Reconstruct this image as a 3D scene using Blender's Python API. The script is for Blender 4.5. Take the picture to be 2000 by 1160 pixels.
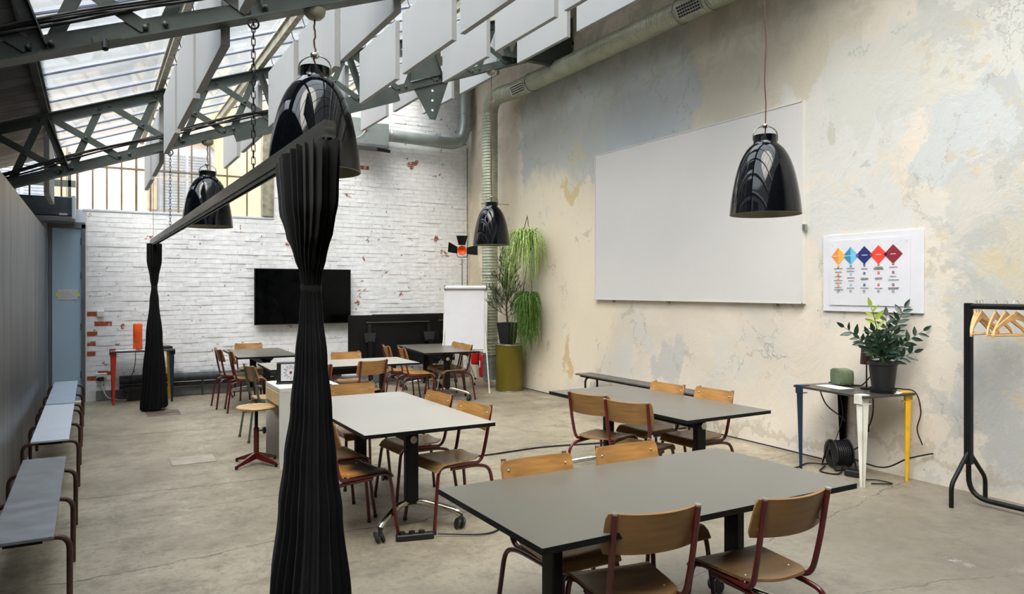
import bpy, math, random
from math import sin, cos, pi, radians as R, atan, sqrt, hypot
from mathutils import Vector, Matrix
random.seed(7)
SC = bpy.context.scene
for o in list(bpy.data.objects): bpy.data.objects.remove(o, do_unlink=True)
# ---------------------------------------------------------------- camera
FPX = 1430.0
cam_d = bpy.data.cameras.new('camera'); cam = bpy.data.objects.new('camera', cam_d)
SC.collection.objects.link(cam); SC.camera = cam
cam_d.sensor_fit = 'HORIZONTAL'; cam_d.sensor_width = 36.0; cam_d.lens = 36.0*FPX/2000
cam_d.shift_y = -15/2000; cam_d.clip_start = .05; cam_d.clip_end = 300
cam.location = (0, 0, 1.65); cam.rotation_euler = (pi/2, 0, -atan(820/1430))
# ---------------------------------------------------------------- world, sun, exposure
W = bpy.data.worlds.new('sky'); SC.world = W; W.use_nodes = True
wn = W.node_tree.nodes; wl = W.node_tree.links
bg = wn['Background']; bg.inputs[1].default_value = 2.7
tc = wn.new('ShaderNodeTexCoord'); sp = wn.new('ShaderNodeSeparateXYZ'); wr = wn.new('ShaderNodeValToRGB')
wl.new(tc.outputs['Generated'], sp.inputs[0]); wl.new(sp.outputs[2], wr.inputs[0]); wl.new(wr.outputs[0], bg.inputs[0])
wr.color_ramp.elements[0].position = 0.0; wr.color_ramp.elements[0].color = (1.0, .96, .88, 1)
wr.color_ramp.elements[1].position = .6; wr.color_ramp.elements[1].color = (.84, .91, 1.0, 1)
sd = bpy.data.lights.new('sun', 'SUN'); sun = bpy.data.objects.new('sun', sd); SC.collection.objects.link(sun)
sd.energy = 3.2; sd.angle = R(40); sd.color = (1.0, .9, .74)
sun.rotation_euler = Vector((.42, .50, -.76)).to_track_quat('-Z', 'Y').to_euler()
vs = SC.view_settings; vs.view_transform = 'Standard'; vs.look = 'None'; vs.gamma = 1; vs.use_curve_mapping = False
vs.exposure = 1.32
# ---------------------------------------------------------------- helpers
def srgb(r, g, b):
    f = lambda c: (c/255/12.92 if c <= 10 else ((c/255+.055)/1.055)**2.4)
    return (f(r), f(g), f(b), 1)
class Nd:
    def __init__(s, name):
        s.m = bpy.data.materials.new(name); s.m.use_nodes = True
        s.n = s.m.node_tree.nodes; s.l = s.m.node_tree.links; s.b = s.n['Principled BSDF']
        s.co = s.n.new('ShaderNodeTexCoord').outputs['Object']
    def set(s, node, k, v):
        if hasattr(v, 'is_output'): s.l.new(v, node.inputs[k])
        else: node.inputs[k].default_value = v
    def noise(s, scale, detail=4, rough=.5, co=None, stretch=None, dist=0):
        t = s.n.new('ShaderNodeTexNoise'); c = co or s.co
        if stretch:
            mp = s.n.new('ShaderNodeMapping'); s.l.new(c, mp.inputs[0]); mp.inputs['Scale'].default_value = stretch; c = mp.outputs[0]
        s.l.new(c, t.inputs['Vector']); t.inputs['Scale'].default_value = scale; t.inputs['Detail'].default_value = detail
        t.inputs['Roughness'].default_value = rough; t.inputs['Distortion'].default_value = dist
        return t.outputs[0]
    def math(s, op, a, b=0.0, c=None):
        t = s.n.new('ShaderNodeMath'); t.operation = op; s.set(t, 0, a); s.set(t, 1, b)
        if c is not None: s.set(t, 2, c)
        return t.outputs[0]
    def ramp(s, x, lo, hi, a=0.0, b=1.0):
        t = s.n.new('ShaderNodeMapRange'); t.clamp = True; t.interpolation_type = 'SMOOTHSTEP'
        s.set(t, 0, x); s.set(t, 1, lo); s.set(t, 2, hi); s.set(t, 3, a); s.set(t, 4, b)
        return t.outputs[0]
    def mix(s, f, a, b):
        t = s.n.new('ShaderNodeMix'); t.data_type = 'RGBA'; s.set(t, 0, f); s.set(t, 6, a); s.set(t, 7, b); return t.outputs[2]
    def bump(s, h, st=.3, dist=.01, prev=None):
        t = s.n.new('ShaderNodeBump'); t.inputs['Strength'].default_value = st; t.inputs['Distance'].default_value = dist
        s.l.new(h, t.inputs['Height'])
        if prev: s.l.new(prev, t.inputs['Normal'])
        s.l.new(t.outputs[0], s.b.inputs['Normal']); return t.outputs[0]
def mat(name, rgb, rough=.5, metal=0, var=.12, scale=6, bump=0, spec=None, coat=0, stretch=None, rvar=.08, sheen=0):
    k = Nd(name); c = srgb(*rgb); v = k.noise(scale, stretch=stretch)
    lo = tuple(x*(1-var) for x in c[:3])+(1,); hi = tuple(min(1, x*(1+var)) for x in c[:3])+(1,)
    k.set(k.b, 'Base Color', k.mix(k.ramp(v, .3, .7), lo, hi)); k.set(k.b, 'Roughness', k.ramp(v, .3, .7, max(0 if rough < .27 else .295, rough-rvar), rough+rvar))
    k.b.inputs['Metallic'].default_value = metal
    if spec is not None: k.b.inputs['Specular IOR Level'].default_value = spec
    if coat: k.b.inputs['Coat Weight'].default_value = coat; k.b.inputs['Coat Roughness'].default_value = .04
    if sheen: k.b.inputs['Sheen Weight'].default_value = sheen
    if bump: k.bump(k.noise(scale*6, 3, stretch=stretch), bump, .003)
    return k.m
M = {}
class B:
    def __init__(s): s.v = []; s.f = []
    def add(s, vs, fs):
        n = len(s.v); s.v += [tuple(x) for x in vs]; s.f += [tuple(i+n for i in f) for f in fs]; return s
    def box(s, x0, x1, y0, y1, z0, z1, mtx=None, ch=0):
        if ch:
            c = ch; xm, xM, ym, yM = x0, x1, y0, y1; vs = []
            for z, k in ((z0, c), (z0+c, 0), (z1-c, 0), (z1, c)):
                vs += [(xm+k+c, ym+k, z), (xM-k-c, ym+k, z), (xM-k, ym+k+c, z), (xM-k, yM-k-c, z), (xM-k-c, yM-k, z), (xm+k+c, yM-k, z), (xm+k, yM-k-c, z), (xm+k, ym+k+c, z)]
            fs = [tuple(range(7, -1, -1)), tuple(range(24, 32))]
            for r in range(3):
                for i in range(8): j = (i+1) % 8; fs.append((r*8+i, r*8+j, r*8+8+j, r*8+8+i))
        else:
            vs = [(x, y, z) for z in (z0, z1) for x, y in ((x0, y0), (x1, y0), (x1, y1), (x0, y1))]
            fs = [(3, 2, 1, 0), (4, 5, 6, 7), (0, 1, 5, 4), (1, 2, 6, 5), (2, 3, 7, 6), (3, 0, 4, 7)]
        if mtx is not None: vs = [mtx @ Vector(v) for v in vs]
        return s.add(vs, fs)
    def cbox(s, c, d, rz=0, rx=0, ry=0, ch=0):
        m = Matrix.Translation(c) @ Matrix.Rotation(rz, 4, 'Z') @ Matrix.Rotation(ry, 4, 'Y') @ Matrix.Rotation(rx, 4, 'X')
        return s.box(-d[0]/2, d[0]/2, -d[1]/2, d[1]/2, -d[2]/2, d[2]/2, m, ch)
    def bar(s, a, b, w, h, up=(0, 0, 1)):           # rectangular bar from a to b, w across, h along up
        a = Vector(a); b = Vector(b); d = (b-a).normalized(); x = d.cross(Vector(up)).normalized(); u = x.cross(d)
        vs = [p+x*sx*w/2+u*sz*h/2 for p in (a, b) for sx, sz in ((-1, -1), (1, -1), (1, 1), (-1, 1))]
        return s.add(vs, [(3, 2, 1, 0), (4, 5, 6, 7), (0, 1, 5, 4), (1, 2, 6, 5), (2, 3, 7, 6), (3, 0, 4, 7)][0:6])
    def tube(s, pts, r, n=10, cap=True, closed=False, ell=None):
        P = [Vector(p) for p in pts]; m = len(P); vs = []; prev = None
        rr = r if isinstance(r, (list, tuple)) else [r]*m
        for i in range(m):
            if closed: t = P[(i+1) % m]-P[i-1]
            else: t = P[min(i+1, m-1)]-P[max(i-1, 0)]
            t.normalize()
            if prev is None: x = t.orthogonal().normalized()
            else: x = (prev-t*prev.dot(t)).normalized()
            prev = x; y = t.cross(x)
            for k in range(n):
                a = 2*pi*k/n; vs.append(P[i]+(x*cos(a)+y*sin(a))*rr[i])
        fs = []
        for i in range(m if closed else m-1):
            j = (i+1) % m
            for k in range(n): q = (k+1) % n; fs.append((i*n+k, i*n+q, j*n+q, j*n+k))
        if cap and not closed: fs += [tuple(range(n-1, -1, -1)), tuple(range((m-1)*n, m*n))]
        return s.add(vs, fs)
    def lathe(s, prof, n=24, c=(0, 0, 0), mtx=None, cap=False):
        vs = []
        for r, z in prof:
            for k in range(n): a = 2*pi*k/n; vs.append(Vector((c[0]+r*cos(a), c[1]+r*sin(a), c[2]+z)))
        fs = []
        for i in range(len(prof)-1):
            for k in range(n): q = (k+1) % n; fs.append((i*n+k, i*n+q, (i+1)*n+q, (i+1)*n+k))
        if cap: fs += [tuple(range(n-1, -1, -1)), tuple(range((len(prof)-1)*n, len(prof)*n))]
        if mtx is not None: vs = [mtx @ v for v in vs]
        return s.add(vs, fs)
    def cyl(s, a, b, r, n=14): return s.tube([a, b], r, n)
    def prism(s, poly, h, mtx=None):                 # poly in xy, extruded 0..h in z
        n = len(poly); vs = [Vector((x, y, z)) for z in (0, h) for x, y in poly]
        fs = [tuple(range(n-1, -1, -1)), tuple(range(n, 2*n))]+[(i, (i+1) % n, n+(i+1) % n, n+i) for i in range(n)]
        if mtx is not None: vs = [mtx @ v for v in vs]
        return s.add(vs, fs)
    def grid(s, fn, nu, nv, th=0, wrap=False):       # surface fn(u,v)->Vector, optional thickness
        P = [[Vector(fn(i/nu, j/nv)) for j in range(nv+1)] for i in range(nu+1)]
        if not th:
            vs = [p for row in P for p in row]
            return s.add(vs, [(i*(nv+1)+j, (i+1)*(nv+1)+j, (i+1)*(nv+1)+j+1, i*(nv+1)+j+1) for i in range(nu) for j in range(nv)])
        T = []; Bt = []
        for i in range(nu+1):
            for j in range(nv+1):
                a = P[min(i+1, nu)][j]-P[max(i-1, 0)][j]; b = P[i][min(j+1, nv)]-P[i][max(j-1, 0)]
                n_ = a.cross(b); n_ = n_.normalized() if n_.length > 1e-9 else Vector((0, 0, 1))
                T.append(P[i][j]+n_*th/2); Bt.append(P[i][j]-n_*th/2)
        N = len(T); w = nv+1; fs = []
        for i in range(nu):
            for j in range(nv):
                q = (i*w+j, (i+1)*w+j, (i+1)*w+j+1, i*w+j+1); fs.append(q); fs.append(tuple(N+x for x in q[::-1]))
        rim = [j for j in range(nv)]+[i*w+nv for i in range(nu)]+[nu*w+j for j in range(nv, 0, -1)]+[i*w for i in range(nu, 0, -1)]
        for k in range(len(rim)): a, b = rim[k], rim[(k+1) % len(rim)]; fs.append((b, a, N+a, N+b)[::-1])
        return s.add(T+Bt, fs)
    def ball(s, c, r, n=10, m=6, sz=1):
        return s.lathe([(r*sin(pi*i/m)+1e-5, -r*sz*cos(pi*i/m)) for i in range(m+1)], n, c)
    def build(s, name, m, parent=None, smooth=None, kind=None):
        me = bpy.data.meshes.new(name); me.from_pydata(s.v, [], s.f)
        if smooth is not None: me.polygons.foreach_set('use_smooth', [True]*len(me.polygons)); me.set_sharp_from_angle(angle=R(smooth))
        me.materials.append(M[m] if isinstance(m, str) else m)
        o = bpy.data.objects.new(name, me); SC.collection.objects.link(o)
        if parent: o.parent = parent
        if kind: o['kind'] = kind
        return o
def tag(o, label, cat, group=None, kind=None):
    o['label'] = label; o['category'] = cat
    if group: o['group'] = group
    if kind: o['kind'] = kind
    return o
def thing(name, label, cat, loc=(0, 0, 0), rz=0, group=None):
    o = bpy.data.objects.new(name, None); SC.collection.objects.link(o); o.location = loc; o.rotation_euler = (0, 0, R(rz))
    return tag(o, label, cat, group)
def struct(name):
    o = bpy.data.objects.new(name, None); SC.collection.objects.link(o); o['kind'] = 'structure'; return o
def dup(root, loc, rz, label, group=None, over=None):
    r = root.copy(); SC.collection.objects.link(r); r.location = loc; r.rotation_euler = (0, 0, R(rz)); r['label'] = label
    if group: r['group'] = group
    for ch in list(root.children):
        c = ch.copy(); SC.collection.objects.link(c); c.parent = r
        for g in list(ch.children): d = g.copy(); SC.collection.objects.link(d); d.parent = c
    return r
def copy_part(o, loc=None, parent=None, rot=None, m=None):
    c = o.copy(); SC.collection.objects.link(c); c.parent = parent or o.parent
    if loc is not None: c.location = loc
    if rot is not None: c.rotation_euler = rot
    if m is not None: c.material_slots[0].link = 'OBJECT'; c.material_slots[0].material = M[m]
    return c
def arc(c, r, a0, a1, n, ax='yz'):
    out = []
    for i in range(n+1):
        a = R(a0+(a1-a0)*i/n); u, v = r*cos(a), r*sin(a)
        out.append({'yz': (c[0], c[1]+u, c[2]+v), 'xz': (c[0]+u, c[1], c[2]+v), 'xy': (c[0]+u, c[1]+v, c[2])}[ax])
    return out
def fil(pts, r=.05, n=5):                             # round the corners of a polyline
    P = [Vector(p) for p in pts]; out = [P[0]]
    for i in range(1, len(P)-1):
        a = (P[i-1]-P[i]); b = (P[i+1]-P[i]); ra = min(r, a.length*.49); rb = min(r, b.length*.49)
        s0 = P[i]+a.normalized()*ra; s1 = P[i]+b.normalized()*rb
        for k in range(n+1): t = k/n; out.append(s0*(1-t)**2+P[i]*2*t*(1-t)+s1*t*t)
    return out+[P[-1]]
def smooth_path(pts, n=6):                            # Catmull-Rom
    P = [Vector(p) for p in pts]; P = [P[0]*2-P[1]]+P+[P[-1]*2-P[-2]]; out = []
    for i in range(1, len(P)-2):
        for k in range(n):
            t = k/n; a, b, c, d = P[i-1:i+3]
            out.append(.5*((2*b)+(c-a)*t+(2*a-5*b+4*c-d)*t*t+(3*b-a-3*c+d)*t**3))
    return out+[P[-2]]
# ---------------------------------------------------------------- materials
M['steel'] = mat('green_grey_painted_steel', (58, 66, 63), .5, .0, .18, 5, .15)
M['steel_pale'] = mat('pale_weathered_steel', (150, 146, 128), .5, .2, .3, 9, .2)
M['ply'] = mat('varnished_beech_ply', (160, 116, 64), .32, 0, .18, 4, 0, stretch=(1, 8, 8))
M['ply2'] = mat('pale_beech_ply', (186, 150, 104), .28, 0, .18, 4, 0, stretch=(1, 8, 8))
M['ply3'] = mat('brown_beech_ply', (118, 88, 54), .32, 0, .3, 3, 0, stretch=(1, 6, 6))
M['ply_back'] = mat('golden_brown_ply', (140, 104, 60), .34, 0, .15, 4, 0, stretch=(1, 8, 8))
M['ply_edge'] = mat('ply_edge', (150, 110, 66), .5)
M['red_tube'] = mat('oxblood_enamel', (84, 20, 20), .28, 0, .12, 8, coat=.4)
M['green_tube'] = mat('dull_green_enamel', (72, 80, 66), .4)
M['brown_tube'] = mat('rusty_brown_tube', (74, 50, 42), .42, .3, .3, 20)
M['zinc'] = mat('zinc_rivet', (190, 186, 176), .3, .9)
M['chrome'] = mat('polished_alloy', (205, 202, 192), .2, 1)
M['alu'] = mat('brushed_aluminium', (122, 121, 112), .36, .9, .12, 8, .05, stretch=(1, .2, 6))
M['black'] = mat('black_powder_coat', (12, 13, 14), .5, spec=.3)
M['black_plastic'] = mat('black_plastic', (20, 20, 21), .5)
M['rubber'] = mat('grey_rubber', (40, 42, 44), .6)
M['cable'] = mat('cable_black', (16, 16, 18), .5)
M['white'] = mat('white_laminate', (214, 212, 206), .4, 0, .03)
M['board'] = mat('white_board', (212, 210, 207), .45, 0, .015, 1)
M['paper'] = mat('white_paper', (216, 215, 220), .7, 0, .02)
M['cream_drawer'] = mat('cream_drawer', (206, 186, 142), .5)
M['navy'] = mat('navy_enamel', (14, 40, 66), .3)
M['yellow'] = mat('yellow_enamel', (240, 186, 20), .4)
M['redleg'] = mat('red_enamel', (206, 52, 36), .4)
M['whiteleg'] = mat('white_enamel', (222, 220, 208), .4)
M['orange'] = mat('orange_shade', (240, 92, 34), .5)
M['olive'] = mat('olive_drum', (104, 92, 24), .35, .2, .03, 3, rvar=.01)
M['terracotta'] = mat('copper_shade', (110, 84, 74), .3, .7)
M['speaker'] = mat('green_speaker_cloth', (98, 112, 84), .9, 0, .3, 160)
M['leather'] = mat('brown_leather', (110, 62, 36), .6)
M['leaf'] = mat('dark_green_leaf', (24, 48, 32), .35, 0, .4, 14)
M['leaf2'] = mat('young_green_leaf', (140, 165, 40), .4, 0, .3, 14)
M['stem'] = mat('green_stem', (60, 78, 44), .5, 0, .3, 14)
M['spider'] = mat('pale_green_leaf', (158, 184, 100), .5, 0, .75, 45)
M['rhips'] = mat('grass_green_leaf', (74, 108, 30), .55, 0, .9, 60)
M['euph'] = mat('grey_green_twig', (62, 74, 48), .6, 0, .3, 9)
M['bark'] = mat('brown_bark', (66, 56, 44), .8, 0, .3, 12)
M['pot'] = mat('black_pot', (24, 24, 26), .55)
M['soil'] = mat('potting_soil', (50, 36, 26), .9, 0, .3, 50)
M['lamp'] = mat('gloss_black_enamel', (7, 9, 13), .05, 0, .05, 2, spec=.38, rvar=.01)
M['lamp_in'] = mat('lamp_inner_white', (150, 148, 128), .6)
M['flex'] = mat('brown_textile_flex', (84, 52, 44), .7)
M['hanger'] = mat('pale_beech_hanger', (206, 160, 104), .4, 0, .15, 12, stretch=(1, 6, 6))
M['screen'] = mat('black_glass_screen', (3, 4, 5), .2, spec=.15)
M['red'] = mat('extinguisher_red', (196, 30, 30), .3)
M['tape'] = mat('yellow_green_tape', (216, 232, 90), .6)
M['door'] = mat('pale_blue_door', (178, 206, 230), .45, 0, .03, 1.2)
M['frame_grey'] = mat('grey_door_frame', (104, 108, 112), .5)
M['baffle'] = mat('white_acoustic_foam', (142, 143, 143), .85, 0, .02, 2, .1)
M['baffle_edge'] = mat('acoustic_edge', (150, 165, 160), .85)
M['galv'] = mat('galvanised_duct', (170, 174, 154), .42, .3, .12, 5)
M['galv2'] = mat('smooth_galvanised', (150, 160, 158), .38, .35, .12, 3)
M['dark_box'] = mat('dark_blue_grille', (46, 66, 82), .5)
M['bench_grey'] = mat('scratched_grey_bench', (116, 119, 124), .5, 0, .22, 9, .1)
M['bench_white'] = mat('white_bench', (196, 204, 214), .4, 0, .04)
M['bench_blue'] = mat('pale_blue_bench', (158, 172, 186), .4, 0, .05)
M['bench_dark'] = mat('dark_bench', (74, 70, 68), .35, 0, .2, 9)
M['facade'] = mat('cream_render', (158, 145, 134), .9, 0, .05, .8)
M['facade2'] = mat('yellow_render', (162, 144, 104), .9, 0, .05, .8)
M['facade_trim'] = mat('stone_trim', (126, 114, 98), .9)
M['shutter'] = mat('pale_blue_shutter', (122, 130, 142), .8)
M['roofboard'] = mat('dark_ceiling_board', (34, 39, 42), .6, 0, .3, 4, .2)
M['bars'] = mat('brown_window_bar', (110, 98, 84), .6)
M['tin'] = mat('silver_tin', (180, 180, 172), .3, .9)
M['courtyard'] = mat('courtyard_paving', (170, 160, 145), .9)
M['fabric'] = mat('black_velvet', (9, 9, 10), .9, 0, .3, 30, .15, spec=.15, sheen=.05, stretch=(1, 1, .1))
M['fabric2'] = mat('charcoal_cloth', (13, 13, 15), .9, 0, .3, 30, .15, spec=.15, sheen=.05, stretch=(1, 1, .1))
M['tie'] = mat('black_tie_band', (8, 8, 9), .9)
M['led'] = mat('orange_plug', (230, 150, 60), .5)
def m_table(name, rgb, rough):
    k = Nd(name); n = k.noise(3); f = k.noise(220, 2)
    c = srgb(*rgb); lo = tuple(x*.92 for x in c[:3])+(1,)
    k.set(k.b, 'Base Color', k.mix(k.ramp(n, .3, .7), lo, c)); k.set(k.b, 'Roughness', k.ramp(n, .3, .7, max(.295, rough-.02), max(.315, rough+.03)))
    k.b.inputs['Specular IOR Level'].default_value = .5; return k.m
M['top_dark'] = m_table('dark_grey_laminate', (102, 98, 89), .3)
M['top_light'] = m_table('sheen_paled_grey_laminate', (164, 160, 150), .34)  # same grey laminate as the dark tops, with bright sheen put into its colour
# stained seat
k = Nd('blotched_seat_ply'); n = k.noise(5, 5, dist=.6); sp_ = k.n.new('ShaderNodeSeparateXYZ'); k.l.new(k.co, sp_.inputs[0]); c = k.mix(k.ramp(k.math('ADD', sp_.outputs[1], k.math("MULTIPLY", n, .35)), .09, .22), srgb(196, 132, 56), srgb(40, 33, 28))
k.set(k.b, 'Base Color', c); k.b.inputs['Roughness'].default_value = .34; M['ply_stain'] = k.m
# painted brick
def m_brick(name, base, chip):
    k = Nd(name); k.co = k.n.new('ShaderNodeNewGeometry').outputs['Position']; n = k.noise(9, 5, .6); s_ = k.noise(3.2, 6, .65, dist=.4)
    c = k.mix(k.ramp(n, .35, .7), tuple(x*.9 for x in base[:3])+(1,), base)
    c = k.mix(k.ramp(s_, .63, .65), c, srgb(150, 92, 70)) if chip else c
    d = k.noise(16, 4, .7); c = k.mix(k.ramp(d, .655, .68), c, srgb(96, 88, 82)) if chip else c
    k.set(k.b, 'Base Color', c); k.b.inputs['Roughness'].default_value = .62
    k.bump(k.noise(30, 5, .6), .35, .006); return k.m
M['brick'] = m_brick('white_painted_brick', srgb(244, 246, 250), True)
M['mortar'] = m_brick('white_painted_mortar', srgb(236, 236, 236), False)
k = Nd('bare_red_brick'); k.co = k.n.new('ShaderNodeNewGeometry').outputs['Position']; n = k.noise(14, 5, .7); k.set(k.b, 'Base Color', k.mix(k.ramp(n, .56, .62), srgb(166, 84, 52), srgb(214, 208, 200)))
k.b.inputs['Roughness'].default_value = .9; k.bump(n, .5, .006); M['brick_red'] = k.m
# glass
def m_glass(name, tint, transp, rough=.05, diff=(.9, .93, .95, 1)):
    k = Nd(name); k.n.remove(k.b); out = k.n['Material Output']
    t = k.n.new('ShaderNodeBsdfTransparent'); t.inputs[0].default_value = tint
    g = k.n.new('ShaderNodeBsdfGlossy'); g.inputs[1].default_value = rough
    tr = k.n.new('ShaderNodeBsdfTranslucent'); k.l.new(k.mix(k.noise(1.4, 4), diff, tuple(x*.95 for x in diff[:3])+(1,)), tr.inputs[0])
    m1 = k.n.new('ShaderNodeMixShader'); k.l.new(k.ramp(k.noise(.9, 3, stretch=(1, 3, 1)), .3, .7, transp-.05, min(1, transp+.05)), m1.inputs[0]); k.l.new(tr.outputs[0], m1.inputs[1]); k.l.new(t.outputs[0], m1.inputs[2])
    fr = k.n.new('ShaderNodeFresnel'); fr.inputs[0].default_value = 1.4
    m2 = k.n.new('ShaderNodeMixShader'); k.l.new(fr.outputs[0], m2.inputs[0]); k.l.new(m1.outputs[0], m2.inputs[1]); k.l.new(g.outputs[0], m2.inputs[2])
    k.l.new(m2.outputs[0], out.inputs[0]); return k.m
M['roofglass'] = m_glass('dusty_roof_glass', (.96, .97, .98, 1), .80, .06)
M['winglass'] = m_glass('window_glass', (.97, .98, .98, 1), .9, .03)
# concrete floor
k = Nd('worn_concrete_floor')
big = k.noise(.6, 6, .62, dist=.15); mid = k.noise(2.6, 9, .7, dist=.1); fine = k.noise(24, 7, .72); spk = k.noise(90, 2)
c = k.mix(k.ramp(big, .3, .7), srgb(138, 128, 108), srgb(162, 151, 130)); c = k.mix(k.ramp(mid, .48, .66, 0, .8), c, srgb(118, 108, 92))
c = k.mix(k.ramp(mid, .42, .32), c, srgb(176, 166, 146)); c = k.mix(k.ramp(fine, .5, .66, 0, .65), c, srgb(104, 96, 84)); c = k.mix(k.ramp(fine, .42, .30, 0, .4), c, srgb(190, 182, 166))
sp_ = k.n.new('ShaderNodeSeparateXYZ'); k.l.new(k.co, sp_.inputs[0])
crk = None
wob = k.math('MULTIPLY', k.math('SUBTRACT', k.noise(1.3, 5), .5), .35); wob2 = k.math('MULTIPLY', k.math('SUBTRACT', k.noise(12, 4), .5), .05)
def line(y0, slope, wid):
    y = k.math('ADD', k.math('ADD', sp_.outputs[1], wob), k.math('ADD', wob2, k.math('MULTIPLY', sp_.outputs[0], slope)))
    return k.ramp(k.math('ABSOLUTE', k.math('SUBTRACT', y, y0)), wid*.4, wid, 1, 0)
for y0, sl, wd in ((6.65, .02, .012), (4.85, -.02, .010), (5.95, -.03, .006), (9.3, .0, .012), (3.6, .3, .006), (2.55, -.2, .006)):
    q = line(y0, sl, wd); crk = q if crk is None else k.math('MAXIMUM', crk, q)
crk = k.math('MULTIPLY', crk, k.ramp(mid, .35, .5))
c = k.mix(k.math('MULTIPLY', crk, .75), c, srgb(72, 66, 58))
c = k.mix(k.ramp(k.noise(110, 4, .7), .55, .7, 0, .5), c, srgb(92, 85, 76)); wht = k.ramp(k.noise(2.6, 8, .75, dist=.3), .665, .68); c = k.mix(wht, c, srgb(206, 202, 192))
dk = k.math('MULTIPLY', k.ramp(k.math('ADD', sp_.outputs[1], wob), 4.4, 3.2, 0, .6), k.ramp(sp_.outputs[0], .9, 2.0)); c = k.mix(dk, c, srgb(100, 94, 86))  # front right floor darkened: the dimmer light near the camera is painted in
dk2 = k.math('MULTIPLY', k.ramp(k.noise(1.1, 5, .6), .5, .62), .4); c = k.mix(dk2, c, srgb(116, 106, 92))
k.set(k.b, 'Base Color', c); k.set(k.b, 'Roughness', k.ramp(mid, .3, .7, .34, .6))
b1 = k.bump(fine, .18, .004); k.bump(k.math('SUBTRACT', 1.0, crk), .5, .01, b1); M['floor'] = k.m
# right wall plaster, stains, toned areas and a painted glow laid out by place
k = Nd('old_patched_plaster'); sp_ = k.n.new('ShaderNodeSeparateXYZ'); k.l.new(k.co, sp_.inputs[0]); Yc, Zc = sp_.outputs[1], sp_.outputs[2]
n1 = k.noise(.8, 6, .6, dist=.5); n2 = k.noise(3.0, 7, .65, dist=.5); n3 = k.noise(14, 6, .7); n4 = k.noise(1.7, 6, .62)
c = k.mix(k.ramp(n1, .35, .65), srgb(212, 202, 186), srgb(222, 211, 196)); c = k.mix(k.ramp(n4, .5, .64, 0, .6), c, srgb(206, 205, 198))
wy = k.math('MULTIPLY', k.math('SUBTRACT', k.noise(1.3, 8, .68), .5), 1.5); wz = k.math('MULTIPLY', k.math('SUBTRACT', k.noise(1.6, 8, .68, stretch=(1, 1.3, .9)), .5), 1.5)
Yw = k.math('ADD', Yc, wy); Zw = k.math('ADD', Zc, wz)
def patch(y, z, ry, rz, col, f=1.0, soft=.12, p=2, wob=1.0):
    global c
    a = k.math('POWER', k.math('ABSOLUTE', k.math('DIVIDE', k.math('SUBTRACT', Yw, y), ry)), p)
    b = k.math('POWER', k.math('ABSOLUTE', k.math('DIVIDE', k.math('SUBTRACT', Zw, z), rz)), p)
    c = k.mix(k.ramp(k.math('ADD', a, b), 1+soft, 1-soft, 0, f), c, col)
patch(5.9, 4.75, 1.7, 1.3, srgb(196, 190, 172), .8, .4, 3)
patch(8.6, 4.15, 2.0, .95, srgb(188, 191, 187), 1, .08, 4)
patch(7.3, 3.85, .9, .5, srgb(180, 187, 191), .8, .2, 3)
patch(9.9, 3.95, .6, .75, srgb(186, 186, 180), .8, .1, 4)
patch(4.6, 3.2, .8, .5, srgb(208, 208, 204), .8, .3, 4)
patch(3.6, 3.6, 1.1, .5, srgb(200, 200, 192), .7, .3, 4)
patch(3.2, 2.9, .5, .35, srgb(196, 200, 200), .8, .1, 4)
patch(2.95, 1.15, .45, 1.1, srgb(184, 186, 182), .65, .25, 3)
patch(3.15, 2.35, .4, .35, srgb(190, 188, 182), .6, .25, 3)
patch(2.85, 1.9, .28, .3, srgb(206, 192, 160), .5, .5)
patch(3.3, .75, .22, .3, srgb(180, 183, 182), .55, .3)
gm = k.math('MULTIPLY', k.ramp(k.noise(2.0, 8, .7, dist=.2), .5, .54), k.ramp(Yw, 4.1, 3.5, 0, .6)); c = k.mix(gm, c, srgb(182, 181, 174))
gm = k.math('MULTIPLY', k.ramp(k.noise(2.7, 8, .7, dist=.2), .58, .6), k.ramp(Yw, 4.1, 3.3, 0, .6)); c = k.mix(gm, c, srgb(206, 190, 156))
patch(4.4, 2.35, .55, .3, srgb(204, 206, 204), .7, .1, 4)
patch(10.6, 1.8, 2.6, 1.7, srgb(232, 219, 192), .7, .35, 3)  # smooth cream paint, with the warm sun glow put into its colour
patch(9.0, 3.15, .35, .12, srgb(206, 184, 130), .8, .3)
patch(9.1, .62, .12, .35, srgb(202, 166, 108), .7, .5); patch(6.9, .7, .25, .3, srgb(186, 186, 182), .7, .3)
patch(8.9, 3.8, .1, .4, srgb(206, 196, 160), .6, .5); patch(7.2, .18, 1.6, .05, srgb(176, 166, 144), .6, .5)
patch(5.0, .2, 3.5, .06, srgb(180, 168, 144), .5, .5); patch(12.1, 2.6, .3, 1.4, srgb(196, 182, 152), .6, .4)
up = k.ramp(Zc, 3.6, 4.6, 0, .4); c = k.mix(k.math('MULTIPLY', up, k.ramp(n2, .45, .6)), c, srgb(160, 154, 138))  # blotches grow darker towards the top
c = k.mix(k.math('MULTIPLY', k.ramp(n2, .62, .68), .55), c, srgb(176, 172, 160)); c = k.mix(k.ramp(n2, .3, .25, 0, .5), c, srgb(232, 226, 210))
c = k.mix(k.math('MULTIPLY', k.ramp(n3, .66, .72), k.math('MULTIPLY', k.ramp(Yc, 6.4, 4.0), .5)), c, srgb(128, 116, 100))
vor = k.n.new('ShaderNodeTexVoronoi'); vor.feature = 'DISTANCE_TO_EDGE'; vor.inputs['Scale'].default_value = .9
mp = k.n.new('ShaderNodeCombineXYZ'); k.l.new(k.math('MULTIPLY', Yw, 1.4), mp.inputs[1]); k.l.new(k.math('MULTIPLY', Zw, .6), mp.inputs[2]); k.l.new(mp.outputs[0], vor.inputs['Vector'])
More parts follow.
